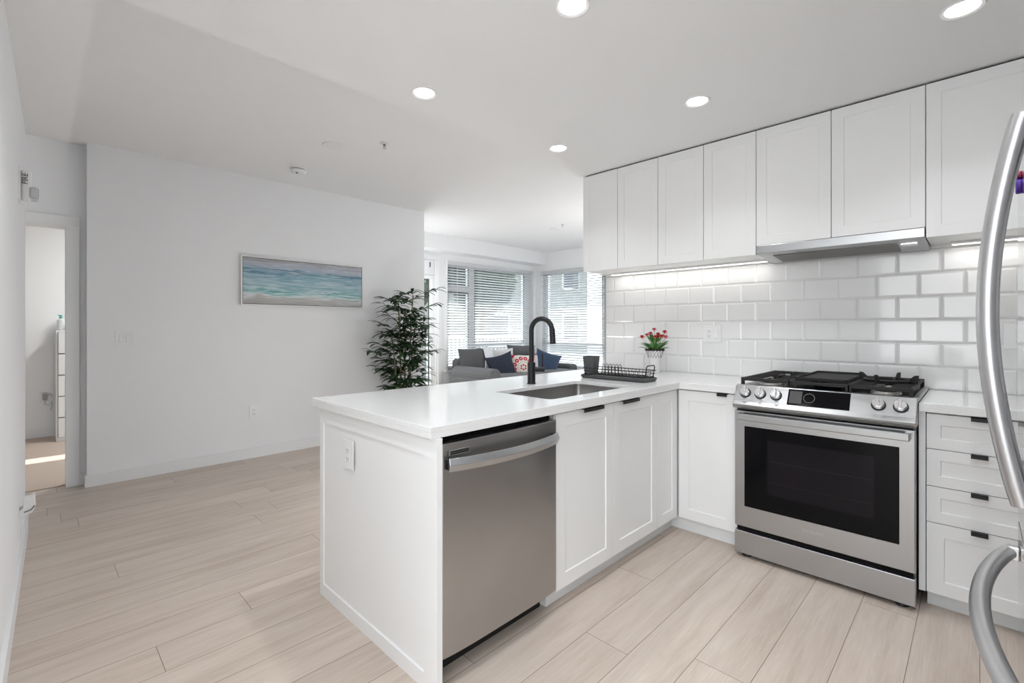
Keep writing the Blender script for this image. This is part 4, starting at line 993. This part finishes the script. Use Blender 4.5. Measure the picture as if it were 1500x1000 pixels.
# unseen fill lamps added to brighten the rooms: two globe lamps in the living room, a low globe lamp behind
# the peninsula, an uplight in the entry behind the camera; and the bedroom ceiling lamp
M_opal = mat('opal_glass', (.9, .9, .9), .5, emit=(1, .98, .95), es=2.)
def fill_globe(x, y, w, label):
    t = thing('fill_lamp', label, 'fill lamp', (x, y, 0))
    MB().lathe([(.13, 0), (.13, .02), (.02, .03)], x, y, 32).build('base', M_plast, t, smooth=True)
    MB().cyl((x, y, .02), (x, y, 1.36), .012).build('pole', M_plast, t)
    MB().lathe([(.03, 1.36), (.10, 1.36), (.12, 1.38), (.12, 1.40)], x, y, 32, True, False).build('shade_holder', M_plast, t, smooth=True)
    l = bpy.data.lights.new('fill_light', 'POINT'); l.shadow_soft_size = .13; l.energy = w; l.color = (.97, .985, 1)
    lo = bpy.data.objects.new('fill_light', l); C.objects.link(lo); lo.parent = t; lo.location = (0, 0, 1.54)
fill_globe(-5.62, 3.70, 20, 'unseen added fill lamp round the corner behind the painting wall')
fill_globe(-2.85, 5.5, 60, 'unseen added fill lamp in the living room behind the tiled wall')
def fill_uplight(x, y, h, w, label):
    t = thing('fill_uplight', label, 'fill lamp', (x, y, 0))
    MB().lathe([(.13, 0), (.13, h), (.122, h), (.122, h - .05)], x, y, 32, True, False).build('drum', M_plast, t, smooth=True)
    l = bpy.data.lights.new('fill_light', 'AREA'); l.shape = 'DISK'; l.size = .23; l.energy = w; l.color = (.95, .975, 1); l.spread = 2.3
    lo = bpy.data.objects.new('fill_light', l); C.objects.link(lo); lo.parent = t; lo.location = (0, 0, h - .004); lo.rotation_euler = (PI, 0, 0)
t = thing('fill_globe', 'low unseen fill lamp added on the floor between the peninsula and the painting wall', 'fill lamp', (-3.0, 2.2, 0))
MB().lathe([(.09, 0), (.10, .02), (.10, .17), (.09, .19)], -3.0, 2.2, 32).build('base', M_plast, t, smooth=True)
l = bpy.data.lights.new('fill_light', 'POINT'); l.shadow_soft_size = .14; l.energy = 24; l.color = (.955, .98, 1)
lo = bpy.data.objects.new('fill_light', l); C.objects.link(lo); lo.parent = t; lo.location = (0, 0, .36)
fill_uplight(-.25, -1.0, 1.0, 15, 'unseen fill lamp added in the entry behind the camera')
bl = thing('bedroom_fill_lamp', 'unseen added ceiling fill lamp in the bedroom', 'ceiling light', (-6.5, 1.2, 2.70))
MB().lathe([(.17, 2.70), (.17, 2.66), (.10, 2.63), (.01, 2.625)], -6.5, 1.2, 32).build('shade', M_opal, bl, smooth=True)
l = bpy.data.lights.new('fill_light', 'AREA'); l.shape = 'DISK'; l.size = .3; l.energy = 44; l.color = (1, .98, .95)
lo = bpy.data.objects.new('fill_light', l); C.objects.link(lo); lo.parent = bl; lo.location = (0, 0, -.08)

# ------------------------------------------------------------------ potted bamboo palm
plx, ply = -4.62, 2.945
pp = thing('potted_plant', 'tall potted bamboo plant with narrow green leaves at the end of the painting wall', 'plant', (plx, ply, 0))
MB().lathe([(.12, 0), (.15, .02), (.175, .28), (.185, .30), (.17, .30), (.16, .26)], plx, ply, 36, True, False).build('pot', M_grey, pp, smooth=True)
MB().lathe([(.165, .265), (.001, .27)], plx, ply, 24, False, True).build('soil', mat('potting_soil', (.04, .03, .02), .95, bump=.5, bscale=60), pp)
M_cane = mat('bamboo_cane', (.20, .17, .09), .6, var=.4, vscale=25)
M_bleaf = mat('bamboo_leaf', (.030, .070, .028), .55, var=.6, vscale=9, spec=.25)
fol = MB(); tops = []
rnd = random.Random(11)
for (ox, oy, hgt, lean) in ((0, -.035, 1.58, -.03), (.02, .05, 1.62, .05), (-.03, .09, 1.28, .07), (.03, -.10, 1.15, -.06), (-.01, .02, 1.45, .01)):
    P = [(plx + ox, ply + oy + lean * t * t * 1.2, .26 + (hgt - .26) * t) for t in [i / 10 for i in range(11)]]
    MB().tube(P, [.012 - .006 * i / 10 for i in range(11)], 10).build('cane', M_cane, pp, smooth=True)
    k = .50
    while k < hgt + .02:
        t = (k - .26) / (hgt - .26); cx, cy = plx + ox, ply + oy + lean * t * t * 1.2
        for s in range(3):
            a = rnd.random() * 2 * PI; ln = .10 + .15 * rnd.random()
            e_ = Vector((cx + math.cos(a) * ln, cy + math.sin(a) * ln * 1.15, k + .03 + .09 * rnd.random()))
            fol.tube([(cx, cy, k), ((cx + e_.x)/2, (cy + e_.y)/2, (k + e_.z)/2 + .015), e_], .0022, 5)
            for q in range(7):
                fr_ = .40 + .60 * q / 6; base = Vector((cx, cy, k)).lerp(e_, fr_) + Vector((0, 0, .01))
                a2 = a + (rnd.random() - .5) * 2.6
                leaf(fol, base, (math.cos(a2), math.sin(a2), .35 + .7 * rnd.random()), .12 + .08 * rnd.random(), .038, 1.15, 6)
        k += .10
for v in fol.bm.verts:
    if v.co.x < -4.945: v.co.x = -4.945 + .02 * math.sin(v.co.y * 40) * .3 + .006
fol.build('foliage', M_bleaf, pp)

# ------------------------------------------------------------------ outside things
def building(name, x0, x1, y0, y1, h, col, label, face):
    t = thing(name, label, 'building', ((x0+x1)/2, (y0+y1)/2, -.6))
    MB().box(x0, x1, y0, y1, -.6, h).build('wall', col, t)
    MB().box(x0 - .3, x1 + .3, y0 - .3, y1 + .3, h, h + .25).build('roof', mat('grey_roof', (.30, .30, .31), .8), t)
    gm = mat('building_window_glass', (.06, .07, .09), .1); tm = mat('building_window_frame', (.75, .75, .75), .5)
    for z in (0.4, 3.2, 6.0):
        if z + 1.5 > h: break
        if face == 'x':
            k = y0 + .8
            while k + 1.4 < y1:
                w_ = MB().box(x1 - .02, x1 + .06, k, k + 1.4, z, z + 1.5).build('window', tm, t); MB().box(x1 + .05, x1 + .07, k + .08, k + 1.32, z + .08, z + 1.42).build('pane', gm, w_); k += 2.6
        else:
            k = x0 + .8
            while k + 1.4 < x1:
                w_ = MB().box(k, k + 1.4, y0 - .06, y0 + .02, z, z + 1.5).build('window', tm, t); MB().box(k + .08, k + 1.32, y0 - .07, y0 - .05, z + .08, z + 1.42).build('pane', gm, w_); k += 2.6
building('neighbouring_building', -20, -15, 12.8, 21, 7.4, mat('pale_render', (.22, .23, .21), .85, var=.06, vscale=1), 'pale neighbouring building seen through the blinds of the left window', 'x')
building('neighbouring_building', -14, -6.5, 21, 27, 5.2, mat('grey_render', (.5, .52, .53), .85, var=.06, vscale=1), 'grey neighbouring building seen through the blinds of the right window', 'y')
def tree(x, y, h, r, label):
    t = thing('tree', label, 'tree', (x, y, -.6), 'trees outside the balcony')
    MB().tube([(x, y, -.6), (x + .1, y, h * .4), (x, y + .1, h * .7)], [.18, .13, .07], 10).build('trunk', mat('tree_bark', (.09, .07, .055), .9, bump=.4, bscale=20), t)
    m = MB(); rn = random.Random(int(x * 10)); b = m.bm
    for i in range(2200):
        u = rn.gauss(0, 1); v = rn.gauss(0, 1); w = rn.gauss(0, 1); L_ = math.sqrt(u*u+v*v+w*w); q = r * (.45 + .6 * rn.random())
        c_ = Vector((x + u/L_*q, y + v/L_*q, h * .68 + w/L_*q*1.25)); 
        if c_.z < .2: continue
        d1 = Vector((rn.random()-.5, rn.random()-.5, rn.random()-.5)).normalized() * .13; d2 = d1.orthogonal().normalized() * .10
        b.faces.new([b.verts.new(c_ - d1), b.verts.new(c_ + d2), b.verts.new(c_ + d1), b.verts.new(c_ - d2)])
    m.build('crown', mat('dark_tree_foliage', (.035, .06, .03), .7, var=.7, vscale=2), t)
tree(-12.6, 8.0, 5.4, 1.45, 'dark leafy tree seen through the balcony door glass')
tree(-12.2, 10.9, 4.6, 1.15, 'dark leafy tree seen through the left end of the wide blind')
tree(-17.5, 5.6, 6.4, 2.0, 'dark leafy tree standing beyond the balcony, furthest left')
rl = thing('balcony_railing', 'white balcony railing outside the living room windows', 'railing', (-8.5, 6.4, -.02))
m = MB(); k = 3.6
while k < 9.3: m.box(-8.52, -8.50, k, k + .02, .02, 1.0); k += .12
m.build('balusters', M_frame, rl)
MB().box(-8.54, -8.48, 3.5, 9.4, 1.0, 1.05).box(-8.53, -8.49, 3.5, 9.4, .02, .06).build('rail', M_frame, rl)
MB().box(-8.54, -8.48, 3.5, 3.56, -.02, 1.05).box(-8.54, -8.48, 9.34, 9.4, -.02, 1.05).build('post', M_frame, rl)
